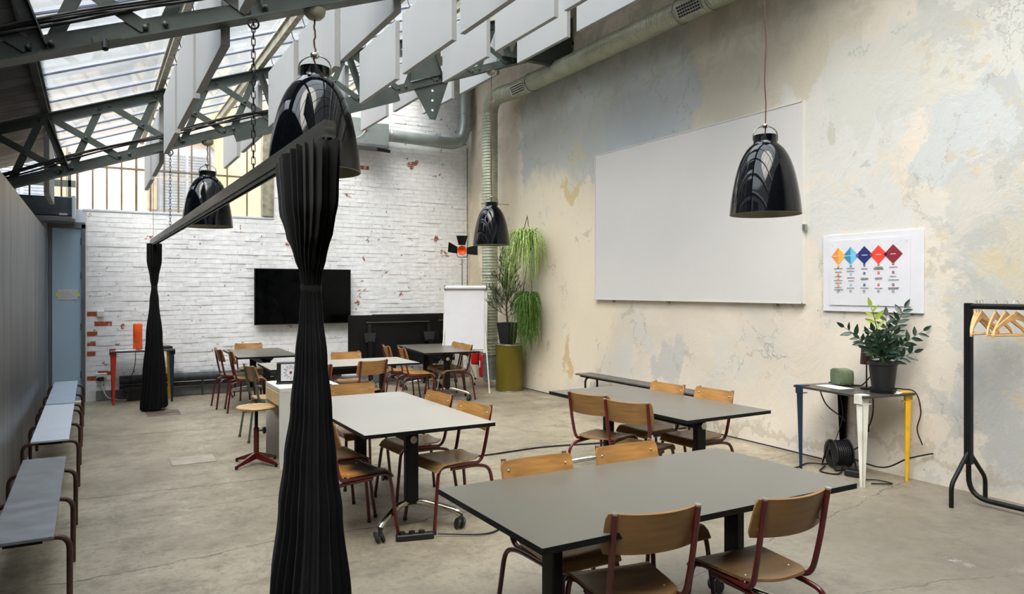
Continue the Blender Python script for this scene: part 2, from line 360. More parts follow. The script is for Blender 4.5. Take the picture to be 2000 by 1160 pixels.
cr = k.math('MULTIPLY', k.ramp(vor.outputs['Distance'], .002, .008, 1, 0), k.ramp(n4, .5, .56)); c = k.mix(k.math('MULTIPLY', cr, .4), c, srgb(110, 104, 92))
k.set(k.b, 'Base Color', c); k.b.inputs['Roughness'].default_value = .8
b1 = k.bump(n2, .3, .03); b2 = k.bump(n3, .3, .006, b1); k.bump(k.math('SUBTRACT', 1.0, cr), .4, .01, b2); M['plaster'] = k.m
# metal partition
k = Nd('brushed_steel_partition'); st = k.noise(5, 6, .7, stretch=(1, 3, .06)); cl = k.noise(1.1, 4, .6, stretch=(1, 1, .5)); fi = k.noise(60, 3, .6, stretch=(1, 1, .03))
c = k.mix(k.ramp(cl, .3, .7), srgb(74, 78, 84), srgb(110, 112, 114)); c = k.mix(k.ramp(st, .4, .7, 0, .4), c, srgb(66, 70, 76))
k.set(k.b, 'Base Color', c); k.b.inputs['Metallic'].default_value = .75; k.set(k.b, 'Roughness', k.ramp(st, .3, .7, .32, .46)); k.bump(fi, .04, .002); M['partition'] = k.m
M['dark_wall'] = mat('dark_timber_wall', (48, 50, 50), .8, 0, .2, 3, .2)
M['blue_render'] = mat('pale_blue_render', (196, 204, 212), .8, 0, .03, 2)
M['tan_wall'] = mat('tan_plaster', (178, 170, 152), .85, 0, .1, 2, .2)

# ================================================================= STRUCTURE
XL, XR, YB, YF = -.55, 6.2, 12.45, -3.2
S = .365
zl = lambda x: 3.23+S*(x-.63)                 # lower chord
zu = lambda x: zl(x)+.57                      # upper chord
zr = lambda x: zu(x)+.2                       # roof sheet
fl = struct('floor')
B().box(-1.9, 6.5, YF, 12.75, -.12, 0).build('slab', 'floor', fl)
def hatch(x0, x1, y0, y1, m):
    h = tag(B().box(x0, x1, y0, y1, 0, .006, ch=.002).build('floor_hatch', m), '', 'hatch', 'floor hatches'); return h
M['hatch_a'] = mat('rusty_plate', (108, 92, 82), .5, .2, .3, 6, .2); M['hatch_b'] = mat('concrete_cover', (158, 148, 132), .6, 0, .2, 6, .2)
h = hatch(.62, 1.02, 10.55, 11.0, 'hatch_a'); h['label'] = 'rusty brown floor hatch in front of the far curtain'
h = hatch(.65, 1.04, 7.5, 7.85, 'hatch_b'); h['label'] = 'pale concrete floor hatch in the middle of the aisle'
# right wall
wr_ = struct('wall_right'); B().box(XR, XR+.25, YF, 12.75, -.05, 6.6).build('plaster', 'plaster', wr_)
# left partition
wl_ = struct('wall_left')
for i, (y0, y1) in enumerate(((-3.2, 1.0), (1.004, 6.0), (6.004, 12.1))):
    B().box(XL-.06, XL, y0, y1, .0, 2.47, ch=.002).build('panel', 'partition', wl_)
# outer left wall + front wall
wo = struct('wall_outer'); B().box(-1.95, -1.8, YF, 12.75, 0, 3.1).build('cladding', 'dark_wall', wo)
wf = struct('wall_front'); B().box(-1.95, 6.45, YF-.2, YF, 0, 6.8).build('render', 'dark_wall', wf)
# back wall: door opening x -.52..-.09, z<2.6 ; window opening x -1.8..2.56 z>2.82
wb = struct('wall_back')
m = B()
m.box(-.09, XR, YB+.001, YB+.3, 0, 2.80); m.box(2.6, XR, YB+.001, YB+.3, 2.80, 6.3)
m.build('mortar', 'mortar', wb)
m = B(); m.box(-1.8, -.53, YB, YB+.3, 0, 2.8); m.box(-.53, -.07, YB, YB+.3, 2.63, 2.82); m.build('render', 'blue_render', wb)
B().box(-.12, 2.6, YB-.01, YB+.31, 2.80, 2.835, ch=.005).build('sill', 'blue_render', wb)
# plinth
B().box(.05, XR, YB-.05, YB+.02, 0, .15, ch=.01).build('plinth', mat('grey_cement_plinth', (120, 122, 124), .8, 0, .2, 4, .3), wb)
bw, bh = .232, .0735
reds = [(-.0, 1.303), (.165, 1.143), (-.0, .995), (-.0, .835), (-.0, .686), (.205, .38), (.02, .301), (4.097, 3.742)]
cells = []
row = 0; z = .15
while z < 6.0:
    off = (row % 2)*bw/2+random.uniform(-.03, .03); x = -.068-off
    while x < XR:
        a, b = max(x, -.066), min(x+bw-.006, XR)
        xm = (a+b)/2
        ok = (z+bh < 2.80) or (a > 2.60 and z+bh < zr(a)+.1)
        if z > 2.80-bh and a <= 2.6: ok = False
        if ok and b-a > .05: cells.append((a, b, z))
        x += bw
    z += bh; row += 1
def brick_box(bb, a, b, z, g=0):
    p = random.uniform(.001, .0045) if random.random() < .85 else random.uniform(.005, .010); j = lambda s=.0022: random.uniform(-s, s); sk = random.uniform(-.006, .006)
    y0 = YB-p; z0, z1 = z+.0006, z+bh-.0016
    c = .0045; a -= .004; b += .004
    vs = [(a, YB+.03, z0), (b, YB+.03, z0), (b, YB+.03, z1), (a, YB+.03, z1),
          (a+c+j(), y0+j(), z0+c*.5+j(.002)), (b-c+j(), y0+j(.002)-sk*.3, z0+c*.5+j(.002)), (b-c+j(), y0+j(.002), z1-c+j(.002)), (a+c+j(), y0+j(.002), z1-c+j(.002))]
    bb.add(vs, [(4, 5, 6, 7)[::1], (0, 1, 5, 4), (1, 2, 6, 5), (2, 3, 7, 6), (3, 0, 4, 7)])
red_ids = set()
for rx_, rz_ in reds:
    red_ids.add(min(range(len(cells)), key=lambda i: hypot((cells[i][0]+cells[i][1])/2-rx_, (cells[i][2]+bh/2-rz_)*2)))
order = sorted(range(len(cells)), key=lambda i: (i not in red_ids, ((cells[i][0]-.6)**2*.6+(cells[i][2]-1.4)**2)))
single = order[:298]; rest = order[298:]
# shared shapes for single full bricks, in local coordinates
var_me = []
for q in range(6):
    bb = B(); brick_box(bb, 0, bw-.006, 0); bb.v = [(x, y-YB, z) for x, y, z in bb.v]
    o = bb.build('brick', 'brick', wb); var_me.append(o.data); bpy.data.objects.remove(o)
for i in single:
    a, b, z = cells[i]
    o = bpy.data.objects.new('brick', random.choice(var_me)); SC.collection.objects.link(o); o.parent = wb
    o.location = (a, YB, z); o.scale = ((b-a)/(bw-.006), 1, 1)
    if i in red_ids: o.material_slots[0].link = 'OBJECT'; o.material_slots[0].material = M['brick_red']
bb = B()
for i in rest: brick_box(bb, *cells[i])
bb.build('brick_field', 'brick', wb, kind='stuff')
# door
d1 = struct('door_1')
B().box(-.50, -.135, YB+.005, YB+.045, .02, 2.54, ch=.003).build('door_leaf', 'door', d1)
m = B(); m.box(-.545, -.50, YB-.02, YB+.12, 0, 2.6); m.box(-.135, -.085, YB-.03, YB+.12, 0, 2.6); m.box(-.545, -.085, YB-.03, YB+.12, 2.54, 2.62); m.build('door_frame', 'frame_grey', d1)
for z in (.35, 1.05, 1.8, 2.3): B().cyl((-.138, YB-.004, z), (-.138, YB-.004, z+.10), .011, 8).build('hinge', 'frame_grey', d1, 40)
n_ = thing('door_notice', 'white paper notice taped to the pale blue door', 'notice')
B().box(-.43, -.18, YB-.001, YB+.003, 1.50, 1.655).build('sheet', 'paper', n_)
for x in (-.455, -.20): B().box(x, x+.045, YB-.004, YB-.001, 1.545, 1.60).build('tape', 'tape', n_)
m = B()
for i in range(3):
    for j in range(4+i): m.box(-.40+j*.032, -.40+j*.032+.02, YB-.003, YB-.0012, 1.60-i*.032, 1.606-i*.032)
m.build('lettering', mat('print_grey', (130, 140, 160), .7), n_)
# air curtain above the door
ac = thing('air_curtain', 'dark blue air heater box above the pale blue door', 'heater')
B().box(-1.15, -.22, YB-.42, YB-.02, 2.68, 2.95, ch=.012).build('casing', 'dark_box', ac)
B().box(-.25, -.205, YB-.44, YB-.015, 2.64, 2.97, ch=.006).build('end_cap', 'blue_render', ac)
B().box(-1.15, -.21, YB-.43, YB-.02, 2.60, 2.675, ch=.01).build('bottom_tray', 'frame_grey', ac)
m = B()
for i in range(11): m.box(-1.1, -.30, YB-.426, YB-.421, 2.70+i*.021, 2.708+i*.021)
m.build('grille', 'frame_grey', ac)
B().box(-.40, -.30, YB-.43, YB-.427, 2.69, 2.715).build('label_plate', 'white', ac)
# gable window
w1 = struct('window_1')
xs = [-.78, -.59, -.39, -.19, .007, .192, .387, .585, .781, .972, 1.174, 1.365, 1.63, 1.895, 2.20]
for i, x in enumerate(xs):
    r_ = .016 if i in (3, 7) else .011; B().box(x-r_, x+r_, YB+.10, YB+.14, 2.83, zu(x)).build('window_bar', 'bars', w1)
for x0, x1 in ((-.0, .585), (.585, 2.43)): B().box(x0, x1, YB+.095, YB+.145, 3.47, 3.495).build('window_rail', 'bars', w1)
B().box(2.42, 2.60, YB-.02, YB+.16, 2.84, zu(2.5), ch=.01).build('post', 'steel_pale', w1)
for a, b in zip(xs[3:], xs[4:]+[2.42]):
    B().box(a+.012, b-.012, YB+.118, YB+.122, 2.84, 3.47).build('pane', 'winglass', w1)
    m = B(); m.add([(a+.012, YB+.12, 3.495), (b-.012, YB+.12, 3.495), (b-.012, YB+.12, zu(b)+.1), (a+.012, YB+.12, zu(a)+.1)], [(0, 1, 2, 3)]); m.build('pane', 'winglass', w1)
# balcony rail seen through the opening
br = thing('balcony_railing', 'grey metal balcony railing outside, above the air heater', 'railing')
B().box(-1.8, -.22, 13.1, 13.16, 3.22, 3.32).build('beam', 'steel', br)
for z in (3.5, 3.58): B().box(-1.8, -.2, 13.12, 13.14, z, z+.02).build('rail', 'steel', br)
for x in (-1.0, -.3): B().box(x-.02, x+.02, 13.1, 13.14, 2.8, 3.75).build('post', 'steel', br)
# ---------------------------------------------------------------- roof
cl_ = struct('ceiling')
ang = math.atan(S)
purl = [-.42, .66, 1.73, 2.80, 3.88, 4.96, 6.05]
trY = [0.0, 4.52, 9.04]
def slab(bb, x0, x1, y0, y1, z_off, th):
    z0, z1 = zr(x0)+z_off, zr(x1)+z_off
    bb.add([(x0, y0, z0), (x1, y0, z1), (x1, y1, z1), (x0, y1, z0), (x0, y0, z0+th), (x1, y0, z1+th), (x1, y1, z1+th), (x0, y1, z0+th)],
           [(3, 2, 1, 0), (4, 5, 6, 7), (0, 1, 5, 4), (1, 2, 6, 5), (2, 3, 7, 6), (3, 0, 4, 7)])
# left timber soffit, boards
y = 3.0
while y < 12.4:
    slab(bb := B(), -1.95, -.46, y, y+.30, .0, .03); bb.build('board', 'roofboard', cl_); y += .31
slab(bb := B(), -1.95, -.46, YF, 3.0, 0, .03); slab(bb, -1.95, -.40, YF, 12.75, .06, .02); bb.build('roof_deck', 'roofboard', cl_)
# glazing
ys = [4.10]; 
while ys[-1] < 12.2: ys.append(ys[-1]+.58)
glass_cols = list(zip(purl[:-1], purl[1:]))
for ci, (a, b) in enumerate(glass_cols):
    for i in range(len(ys)-1):
        if ci >= 5: break
        slab(bb := B(), a+.02, b-.02, ys[i]+.015, ys[i+1]-.015, .045+.0, .006); bb.build('roof_pane', 'roofglass', cl_)
    for y0, y1 in ((0.02, 2.0), (2.02, 4.08)):
        slab(bb := B(), a+.02, b-.02, y0, y1, .045, .006); bb.build('roof_pane', 'roofglass', cl_)
M['bar_blue'] = mat('blue_grey_glazing_bar', (86, 94, 112), .4, .3)
for y in ys:
    slab(bb := B(), -.42, 4.96, y-.012, y+.012, .03, .025); bb.build('glazing_bar', 'bar_blue', cl_)
for y in (.6, 1.2, 2.01, 2.6, 3.2, 3.7): slab(bb := B(), -.42, 4.96, y-.012, y+.012, .03, .025); bb.build('glazing_bar', 'bar_blue', cl_)
slab(bb := B(), -.42, 6.45, YF, 0.0, .05, .05); bb.build('roof_deck', 'tan_wall', cl_)
slab(bb := B(), 4.96, 6.45, 4.08, 12.75, .05, .05); slab(bb, 6.05, 6.45, 0, 4.08, .05, .05); bb.build('roof_deck', 'tan_wall', cl_)
# purlins: I-ish section
for x in purl:
    z = zr(x)
    m = B(); m.box(x-.028, x+.028, YF, 12.6, z-.135, z-.125); m.box(x-.006, x+.006, YF, 12.6, z-.125, z-.0); m.box(x-.028, x+.028, YF, 12.6, z-.01, z+.0)
    m.build('purlin', 'steel_pale' if x > 0 else 'roofboard', cl_)
# trusses
UPV = Vector((-sin(ang), 0, cos(ang)))
def truss(Y, label, detail=True):
    t = thing('roof_truss', label, 'truss', (0, 0, 0), 0, 'riveted roof trusses')
    x0, x1 = -1.9, 6.15
    def L(x, dz=0): return Vector((x, Y, zl(x)+dz))
    m = B(); m.bar(L(x0), L(x1), .012, .10, UPV); m.bar(L(x0)+Vector((0, -.035, 0))-UPV*.05, L(x1)+Vector((0, -.035, 0))-UPV*.05, .075, .010, UPV); m.bar(L(x0)+Vector((0, .035, 0))-UPV*.05, L(x1)+Vector((0, .035, 0))-UPV*.05, .075, .010, UPV); m.build('lower_chord', 'steel', t)
    U = lambda x: Vector((x, Y, zu(x)))
    m = B(); m.bar(U(x0), U(x1), .012, .10, UPV); m.bar(U(x0)+UPV*.05, U(x1)+UPV*.05, .13, .010, UPV); m.build('upper_chord', 'steel', t)
    h = .57*cos(ang); nodes = [-1.50, -.42]+purl[1:-1]+[6.0]
    riv = B()
    for x in nodes:
        b = U(x); a = b-UPV*h
        mm = B(); mm.bar(a, b, .07, .008, Vector((0, 1, 0))); mm.bar(a+Vector((.03, -.03, 0)), b+Vector((.03, -.03, 0)), .008, .07, Vector((0, 1, 0))); mm.build('post', 'steel', t)
    for x, xn in zip(nodes[:-1], nodes[1:]):
        for q in range(2):
            xa = x+(xn-x)*q/2+.05; xb = x+(xn-x)*(q+1)/2-.05
            sh = sin(ang)*h
            pu0, pu1 = U(xa), U(xb); pl0, pl1 = U(xa)-UPV*h, U(xb)-UPV*h
            dy = Vector((0, .012, 0)); dy = -dy
            B().bar(pu0+dy, pl1+dy, .07, .008, Vector((0, 1, 0))).build('lattice_bar', 'steel', t)
            B().bar(pl0-dy, pu1-dy, .07, .008, Vector((0, 1, 0))).build('lattice_bar', 'steel', t)
            cc = (pu0+pl1)/2
            for p in (cc, pu0, pl1, pl0, pu1):
                riv.ball(p+Vector((0, -.018, 0)), .017, 8, 4)
    riv.build('rivet', 'steel', t, 60, kind='stuff')
    return t
t1 = truss(4.52, 'near dark green riveted steel truss crossing above the large lamp')
t2 = truss(9.04, 'second riveted steel truss, the one crossing beyond the large black lamp')
# gussets of truss 2: small V plate with holes, cover plate and bracket at the wall
gp = Matrix.Translation((3.93, 9.0, 0)) @ Matrix.Rotation(pi/2, 4, 'X')
xg = 3.93; zg = zl(xg)-.06
m = B(); m.prism([(-.26, zg-.09), (.24, zg+.09), (.05, zg-.46), (-.03, zg-.46)], .014, gp); m.build('gusset_plate', 'steel', t2)
for dz in (.10, .23, .36): B().cyl((3.93, 8.99, zg-dz+.02), (3.93, 8.982, zg-dz+.02), .016, 10).build('plate_hole', 'paper', t2)
xg = 3.86
m = B(); m.prism([(-.22, zl(xg)-.02), (.2, zl(xg)+.12), (.2, zu(xg)), (0, zu(xg)-.1), (-.22, zl(xg)+.1)], .014, Matrix.Translation((xg, 9.02, 0)) @ Matrix.Rotation(pi/2, 4, 'X')); m.build('web_plate', 'steel', t2)
for x0, x1 in ((1.45, 1.95), (1.95, 3.45)):
    B().bar((x0, 9.0, zl(x0)-.11), (x1, 9.0, zl(x1)-.11), .09, .10, UPV).build('strengthening_plate', 'steel', t2)
B().prism([(-.75, zl(5.6)-.12), (.42, zl(6.1)-.30), (.42, zl(6.1)+.45), (.2, zl(5.9)+.3)], .10, Matrix.Translation((5.75, 9.06, 0)) @ Matrix.Rotation(pi/2, 4, 'X')).build('wall_bracket', 'steel', t2)
# clamp on near truss
cp = thing('beam_clamp', 'small steel clamp gripping the lower edge of the near truss', 'clamp')
m = B(); m.bar((.0, 4.43, zl(.0)-.045), (.13, 4.43, zl(.13)-.045), .03, .03, UPV); m.build('jaw', 'steel', cp)
m = B(); m.cyl((.06, 4.43, zl(.06)-.05), (.06, 4.40, zl(.06)-.11), .016, 8); m.build('screw', 'black', cp)
# cable bundles lying on the lower chords
def bundle(Y, label, x0, x1, n=4, dy=-.03):
    t = thing('cable_bundle', label, 'cable')
    for i in range(n):
        ph = random.uniform(0, 6); pts = []
        x = x0
        while x < x1:
            pts.append((x, Y+dy+.01*sin(x*5+ph), zl(x)+.065+.012*i+.014*sin(x*4.2+ph)+.02*(1+sin(x*1.3+ph*.2)))); x += .07
        B().tube(pts, .010, 6).build('cable', 'cable', t, 60)
    return t
bundle(4.52, 'thick black cables lying along the near truss', -1.5, 2.6)
bundle(9.04, 'black cables lying along the second truss beyond the large lamp', -1.2, 2.7, 4)
# ================================================================= BAFFLES
bl, bhh, bt = 1.2, .62, .05
def baffle(x, y0, label):
    t = thing('acoustic_baffle', label, 'baffle', (x, y0, 3.08+.375*(x-.68)-.0), 0, 'hanging acoustic baffles')
    return t
base = None
rowname = {.68: 'leftmost row', 1.75: 'second row from the left', 2.81: 'third row from the left', 3.9: 'fourth row from the left', 5.0: 'row nearest the plaster wall', -.42: 'row over the metal partition'}
pos = []
for x in (.68, 1.75, 2.81, 3.9, 5.0):
    for nm, y0 in (('just beyond the near truss', 4.57), ('midway between the two trusses', 5.94), ('just before the second truss', 7.34), ('just beyond the second truss', 9.12), ('close to the brick wall', 10.62)):
        pos.append((x, y0, nm))
pos += [(.68, 2.78, 'this side of the near truss'), (-.42, 9.2, 'beyond the second truss')]
for x, y0, nm in pos:
    lab = 'white hanging acoustic panel, %s, %s' % (rowname[x], nm)
    if base is None:
        base = baffle(x, y0, lab)
        B().box(-bt/2, bt/2, 0, bl, 0, bhh, ch=.002).build('panel', 'baffle', base)
        for yy in (.12, bl-.12):
            m = B(); m.tube([(0, yy, bhh), (0, yy, bhh+.03), (.012, yy, bhh+.05), (-.004, yy, bhh+.07), (-.02, yy, bhh+.13)], .004, 5); m.build('hook', 'black', base, 60)
            m = B(); m.tube(arc((0, yy, bhh+.04), .013, 0, 330, 8, 'xz'), .003, 4); m.build('hook_ring', 'zinc', base, 60)
    else: dup(base, (x, y0, 3.08+.375*(x-.68)), 0, lab, 'hanging acoustic baffles')
# ================================================================= DUCTS
def ribbed(bb, pts, r, n=22, rib=.0035, pitch=.02):
    P = [Vector(p) for p in pts]; out = []; rad = []
    for i in range(len(P)-1):
        L_ = (P[i+1]-P[i]).length; k = max(2, int(L_/pitch)*2)
        for q in range(k): out.append(P[i].lerp(P[i+1], q/k)); rad.append(r+(rib if len(out) % 2 else 0))
    out.append(P[-1]); rad.append(r); bb.tube(out, rad, n); return bb
du = thing('spiral_duct', 'large ribbed metal duct rising in the corner and running along the plaster wall', 'duct')
m = B(); ribbed(m, fil([(5.83, 10.92, .55), (5.83, 10.92, 4.87), (5.93, 10.2, 4.87)], .30, 6)[:-1]+[(5.93, 10.25, 4.87), (5.93, 2.0, 4.87)], .131, pitch=.05, rib=.006); m.build('pipe', 'galv', du, 12)
m = B(); ribbed(m, [(5.83, 10.92, .13), (5.83, 10.92, .55)], .115, pitch=.10, rib=.006); m.build('lower_pipe', 'galv2', du, 5)
for z in (1.9, 3.1, .82): m = B(); m.tube(arc((5.83, 10.92, z), .145, 0, 360, 20, 'xy')[:-1], .008, 6, closed=True); m.cyl((5.97, 10.92, z), (6.2, 10.92, z), .008, 6); m.build('clamp', 'zinc', du, 60)
for i, y in enumerate((9.98, 6.15)):
    g = B(); 
    mt = Matrix.Translation((5.93, y, 4.87)) @ Matrix.Rotation(R(-62), 4, 'Y')
    g.box(-.006, .006, -.0, .0, 0, 0) if 0 else None
    fr_ = B(); mt = Matrix.Translation((5.93-.137*cos(R(25)), y, 4.87-.137*sin(R(25)))) @ Matrix.Rotation(R(-25), 4, 'Y')
    fr_.box(-.006, .004, -.19, .19, -.075, .075, mt, .002); vg = fr_.build('grille', 'tin', du)
    sl = B()
    for a in range(9):
        for b in range(4): sl.box(-.0085, -.006, -.175+a*.039, -.175+a*.039+.028, -.065+b*.034, -.065+b*.034+.022, mt)
    sl.build('slot', 'black', vg, kind='stuff')
jr = B(); 
for y in (9.72, 6.4, 5.9): jr.tube(arc((5.93, y, 4.87), .142, 0, 360, 20, 'xz')[:-1], .008, 6, closed=True)
jr.build('joint_ring', 'galv2', du, 60)
he = thing('wall_heater', 'grey metal heater box high on the white brick wall', 'heater')
m = B(); m.prism([(3.75, 4.57), (4.12, 4.57), (4.13, 4.50), (4.47, 4.52), (4.47, 4.15), (3.80, 4.15)], .34, Matrix.Translation((0, YB-.02, 0)) @ Matrix.Rotation(pi/2, 4, 'X')); m.build('casing', 'galv2', he)
B().box(3.80, 4.47, YB-.38, YB-.02, 4.09, 4.145, ch=.006).build('bottom_tray', 'frame_grey', he)
B().cbox((4.35, YB-.42, 4.04), (.28, .03, .05), R(20)).build('louvre', 'black', he)
B().box(4.03, 4.08, YB-.385, YB-.36, 4.37, 4.42, ch=.004).build('plug', 'led', he)
B().tube(smooth_path([(4.05, YB-.37, 4.37), (3.98, YB-.38, 4.28), (3.85, YB-.38, 4.2)]), .006, 5).build('cord', 'white', he, 60)
m = B(); m.tube(fil([(4.47, YB-.2, 4.36), (5.90, YB-.2, 4.33), (6.03, YB-.2, 4.62), (6.03, YB-.2, 5.6)], .22, 6), .108, 20)
pp = thing('smooth_duct', 'smooth metal duct running from the wall heater up to the roof', 'duct'); m.build('pipe', 'galv2', pp, 60)
for x in (4.55, 5.45): m = B(); m.lathe([(.113, -.012), (.118, 0), (.113, .012)], 20, mtx=Matrix.Translation((x, YB-.2, 4.36)) @ Matrix.Rotation(pi/2, 4, 'Y')); m.build('joint_ring', 'tin', pp, 40)
for z in (4.62, 4.9): m = B(); m.lathe([(.113, -.01), (.117, 0), (.113, .01)], 20, (6.03, YB-.2, z)); m.build('joint_ring', 'tin', pp, 40)
cp_ = tag(B().cyl((6.12, 12.36, .1), (6.12, 12.36, 4.3), .014, 8).build('corner_pipe', 'steel_pale', None, 60), 'thin metal pipe running down the corner beside the brick wall', 'pipe')
bp = thing('baseboard_pipe', 'dark heating pipe along the foot of the brick wall', 'pipe')
m = B(); m.cyl((.35, YB-.12, .30), (3.7, YB-.12, .30), .065, 16); m.build('pipe', mat('dark_lagged_pipe', (58, 62, 66), .7, 0, .4, 12, .3), bp, 40)
m = B(); m.cyl((.35, YB-.1, .19), (3.7, YB-.1, .19), .03, 12); m.build('pipe', 'dark_wall', bp, 40)
for x in (1.5, 2.6, 3.6): B().box(x-.01, x+.01, YB-.14, YB-.04, 0, .26).build('support', 'steel', bp)
# ================================================================= EXTERIOR
fa = thing('apartment_building', 'cream rendered house with an arched shuttered window, seen through the gable glazing', 'building')
B().box(-9, 9.5, 20, 21, 0, 16).build('wall', 'facade', fa)
B().box(2.7, 5.0, 17.2, 20, 0, 9).build('side_wing', 'facade2', fa)
def archw(x, z0, w, h, Y=19.98):
    f = B(); n = 12; o = []; i_ = []
    for q in range(n+1):
        a = pi-pi*q/n; o.append((x+(w/2+.2)*cos(a), z0+h+(w/2+.2)*.42*sin(a))); i_.append((x+w/2*cos(a), z0+h+w/2*.42*sin(a)))
    o = [(x-w/2-.2, z0)]+o+[(x+w/2+.2, z0)]; i_ = [(x-w/2, z0)]+i_+[(x+w/2, z0)]
    for q in range(len(o)-1):
        vs = [Vector((p[0], Y-dy, p[1])) for dy in (0, .12) for p in (o[q], o[q+1], i_[q+1], i_[q])]
        f.add(vs, [(0, 1, 2, 3), (4, 7, 6, 5), (0, 4, 5, 1), (3, 2, 6, 7)])
    f.build('arch_trim', 'facade_trim', fa, 30)
    wn_ = B(); wn_.box(x-w/2, x+w/2, Y-.02, Y+.01, z0, z0+h+.1); wn_ = wn_.build('window', 'shutter', fa)
    sl = B(); zz = z0+.05
    while zz < z0+h-.1: sl.cbox((x-w*.22, Y-.04, zz), (w*.38, .03, .045), rx=.5); sl.cbox((x+w*.22, Y-.04, zz), (w*.38, .03, .045), rx=.5); zz += .07
    sl.build('shutter_slat', 'shutter', wn_, kind='stuff')
archw(2.05, 3.6, 1.35, 1.5); archw(-1.4, 3.6, 1.35, 1.5); archw(-1.4, 7.2, 1.3, 1.7); archw(2.05, 7.2, 1.3, 1.7); archw(-4.6, 7.2, 1.3, 1.7); archw(5.6, 7.2, 1.3, 1.7)
B().box(-9, 9.5, 19.85, 20, 6.3, 6.5).build('string_course', 'facade_trim', fa)
B().box(1.2, 2.9, 19.7, 19.75, 4.35, 4.38).build('balcony_rail', 'facade_trim', fa)
gy = struct('ground'); B().box(-30, 30, 12.76, 45, -.2, -.1).build('paving', 'courtyard', gy)
# ================================================================= LAMPS
def lamp(loc, R0, top, label):
    t = thing('pendant_lamp', label, 'lamp', loc, 0, 'glossy black pendant lamps')
    H0 = R0*2.28
    prof = [(.325, 1), (.325, .925), (.335, .90), (.35, .89), (.42, .865), (.52, .82), (.62, .75), (.70, .675), (.775, .58), (.84, .47), (.895, .35), (.945, .22), (.98, .09), (1, 0)]
    o = [(r*R0, z*H0) for r, z in prof]
    m = B(); m.lathe(o, 48); m.build('shade', 'lamp', t, 60)
    m = B(); m.lathe([(r-.006, z) for r, z in o][::-1]+[(.02, H0*.86)], 40); m.lathe([(o[-1][0], 0), (o[-1][0]-.003, -.003), (o[-1][0]-.006, 0)], 48); m.build('inner_shade', 'lamp_in', t, 60)
    m = B(); m.lathe([(.32*R0, H0), (.12*R0, H0*.99), (.02, H0*.985)], 32); m.build('top_disc', 'lamp_in' if 0 else 'lamp', t, 60)
    rr = R0*.355; hh = H0+R0*.28
    m = B(); pts = [(-rr, 0, H0*.93), (-rr, 0, H0)]+[(rr*cos(pi-pi*q/14), 0, H0+R0*.27*sin(pi*q/14)) for q in range(1, 14)]+[(rr, 0, H0), (rr, 0, H0*.93)]
    m.tube([Matrix.Rotation(R(-29), 4, 'Z') @ Vector(p) for p in pts], .0045, 6); m.build('bail', 'chrome', t, 60)
    m = B(); m.lathe([(.001, hh-.022), (R0*.085, hh-.016), (R0*.10, hh), (R0*.085, hh+.012), (.001, hh+.016)], 16); m.build('cable_clip', 'chrome', t, 40)
    m = B(); zt = top-loc[2]; n = 26; m.tube([(.0035*sin(i*.9)+.002*sin(i*2.3), .0035*cos(i*1.1), H0*.97+(zt-H0*.97)*i/n) for i in range(n+1)], .0055, 6); m.build('cord', 'flex', t, 60)
    m = B(); m.lathe([(.001, zt-.06), (.04, zt-.058), (.062, zt-.035), (.068, zt)], 18); m.build('ceiling_rose', 'lamp_in', t, 50)
    m = B(); m.ball((0, 0, H0*.42), .06, 14, 8); m.cyl((0, 0, H0*.5), (0, 0, H0*.86), .03, 12); m.build('bulb', 'white', t, 60)
lamp((1.19, 4.52, 2.375), .28, zl(1.19)-.06, 'largest black pendant lamp, behind the near curtain')
lamp((1.15, 9.04, 2.37), .278, zl(1.15)-.06, 'black pendant lamp crossing the curtain rail, before the brick wall')
lamp((4.85, 9.04, 2.27), .262, zl(4.85)-.06, 'smallest black pendant lamp, in front of the corner duct')
lamp((4.76, 4.15, 2.26), .282, zl(4.76)+.50, 'black pendant lamp hanging in front of the whiteboard')
# ================================================================= CURTAIN RAIL + CURTAINS
rl = thing('curtain_rail', 'long grey metal curtain rail hung from the trusses on chains', 'rail')
a_, b_ = Vector((.835, 2.94, 2.30)), Vector((.72, 11.35, 2.30))
B().bar(a_, b_, .05, .07).build('track', 'alu', rl)
m = B()
for dx in (-.016, .016): m.bar(a_+Vector((dx, 0, -.045)), b_+Vector((dx, 0, -.045)), .010, .02)
m.build('track_lip', 'steel', rl)
B().cbox((.835, 2.99, 2.255), (.022, .04, .03), ch=.004).build('end_stop', 'tin', rl)
def chain(x, y, z0, z1, label, s=1.0):
    t = thing('hanging_chain', label, 'chain', (x, y, z0))
    L_ = .052*s; n = int((z1-z0)/(L_*.78)); 
    def link(ax):
        pts = []
        for q in range(10):
            a = 2*pi*q/10; u = .011*s*cos(a); w = (.011*s*sin(a)+(L_/2-.011*s)*(1 if sin(a) > 0 else -1)); pts.append((u, 0, w) if ax else (0, u, w))
        m = B(); m.tube(pts, .0033*s, 5, closed=True); return m.build('chain_link', 'black', t, 60)
    la, lb = link(0), link(1); la.location = (0, 0, L_/2); lb.location = (0, 0, L_/2+L_*.78)
    for i in range(2, n): copy_part(la if i % 2 == 0 else lb, (0, 0, L_/2+i*L_*.78))
    m = B(); m.tube(arc((0, 0, z1-z0-.03), .03, 0, 360, 12, 'xz')[:-1], .006, 6, closed=True); m.build('eye_ring', 'black', t, 60)
chain(.815, 4.45, 2.335, zl(.815)-.07, 'long dark chain holding the curtain rail from the near truss', .95)
chain(.755, 8.98, 2.335, zl(.755)-.07, 'dark chain holding the curtain rail from the second truss', .85)
tag(B().cyl((.73, 11.2, 2.33), (.73, 11.2, zr(.73)-.1), .003, 5).build('rail_wire', 'zinc'), 'thin vertical wire at the far end of the curtain rail', 'wire')
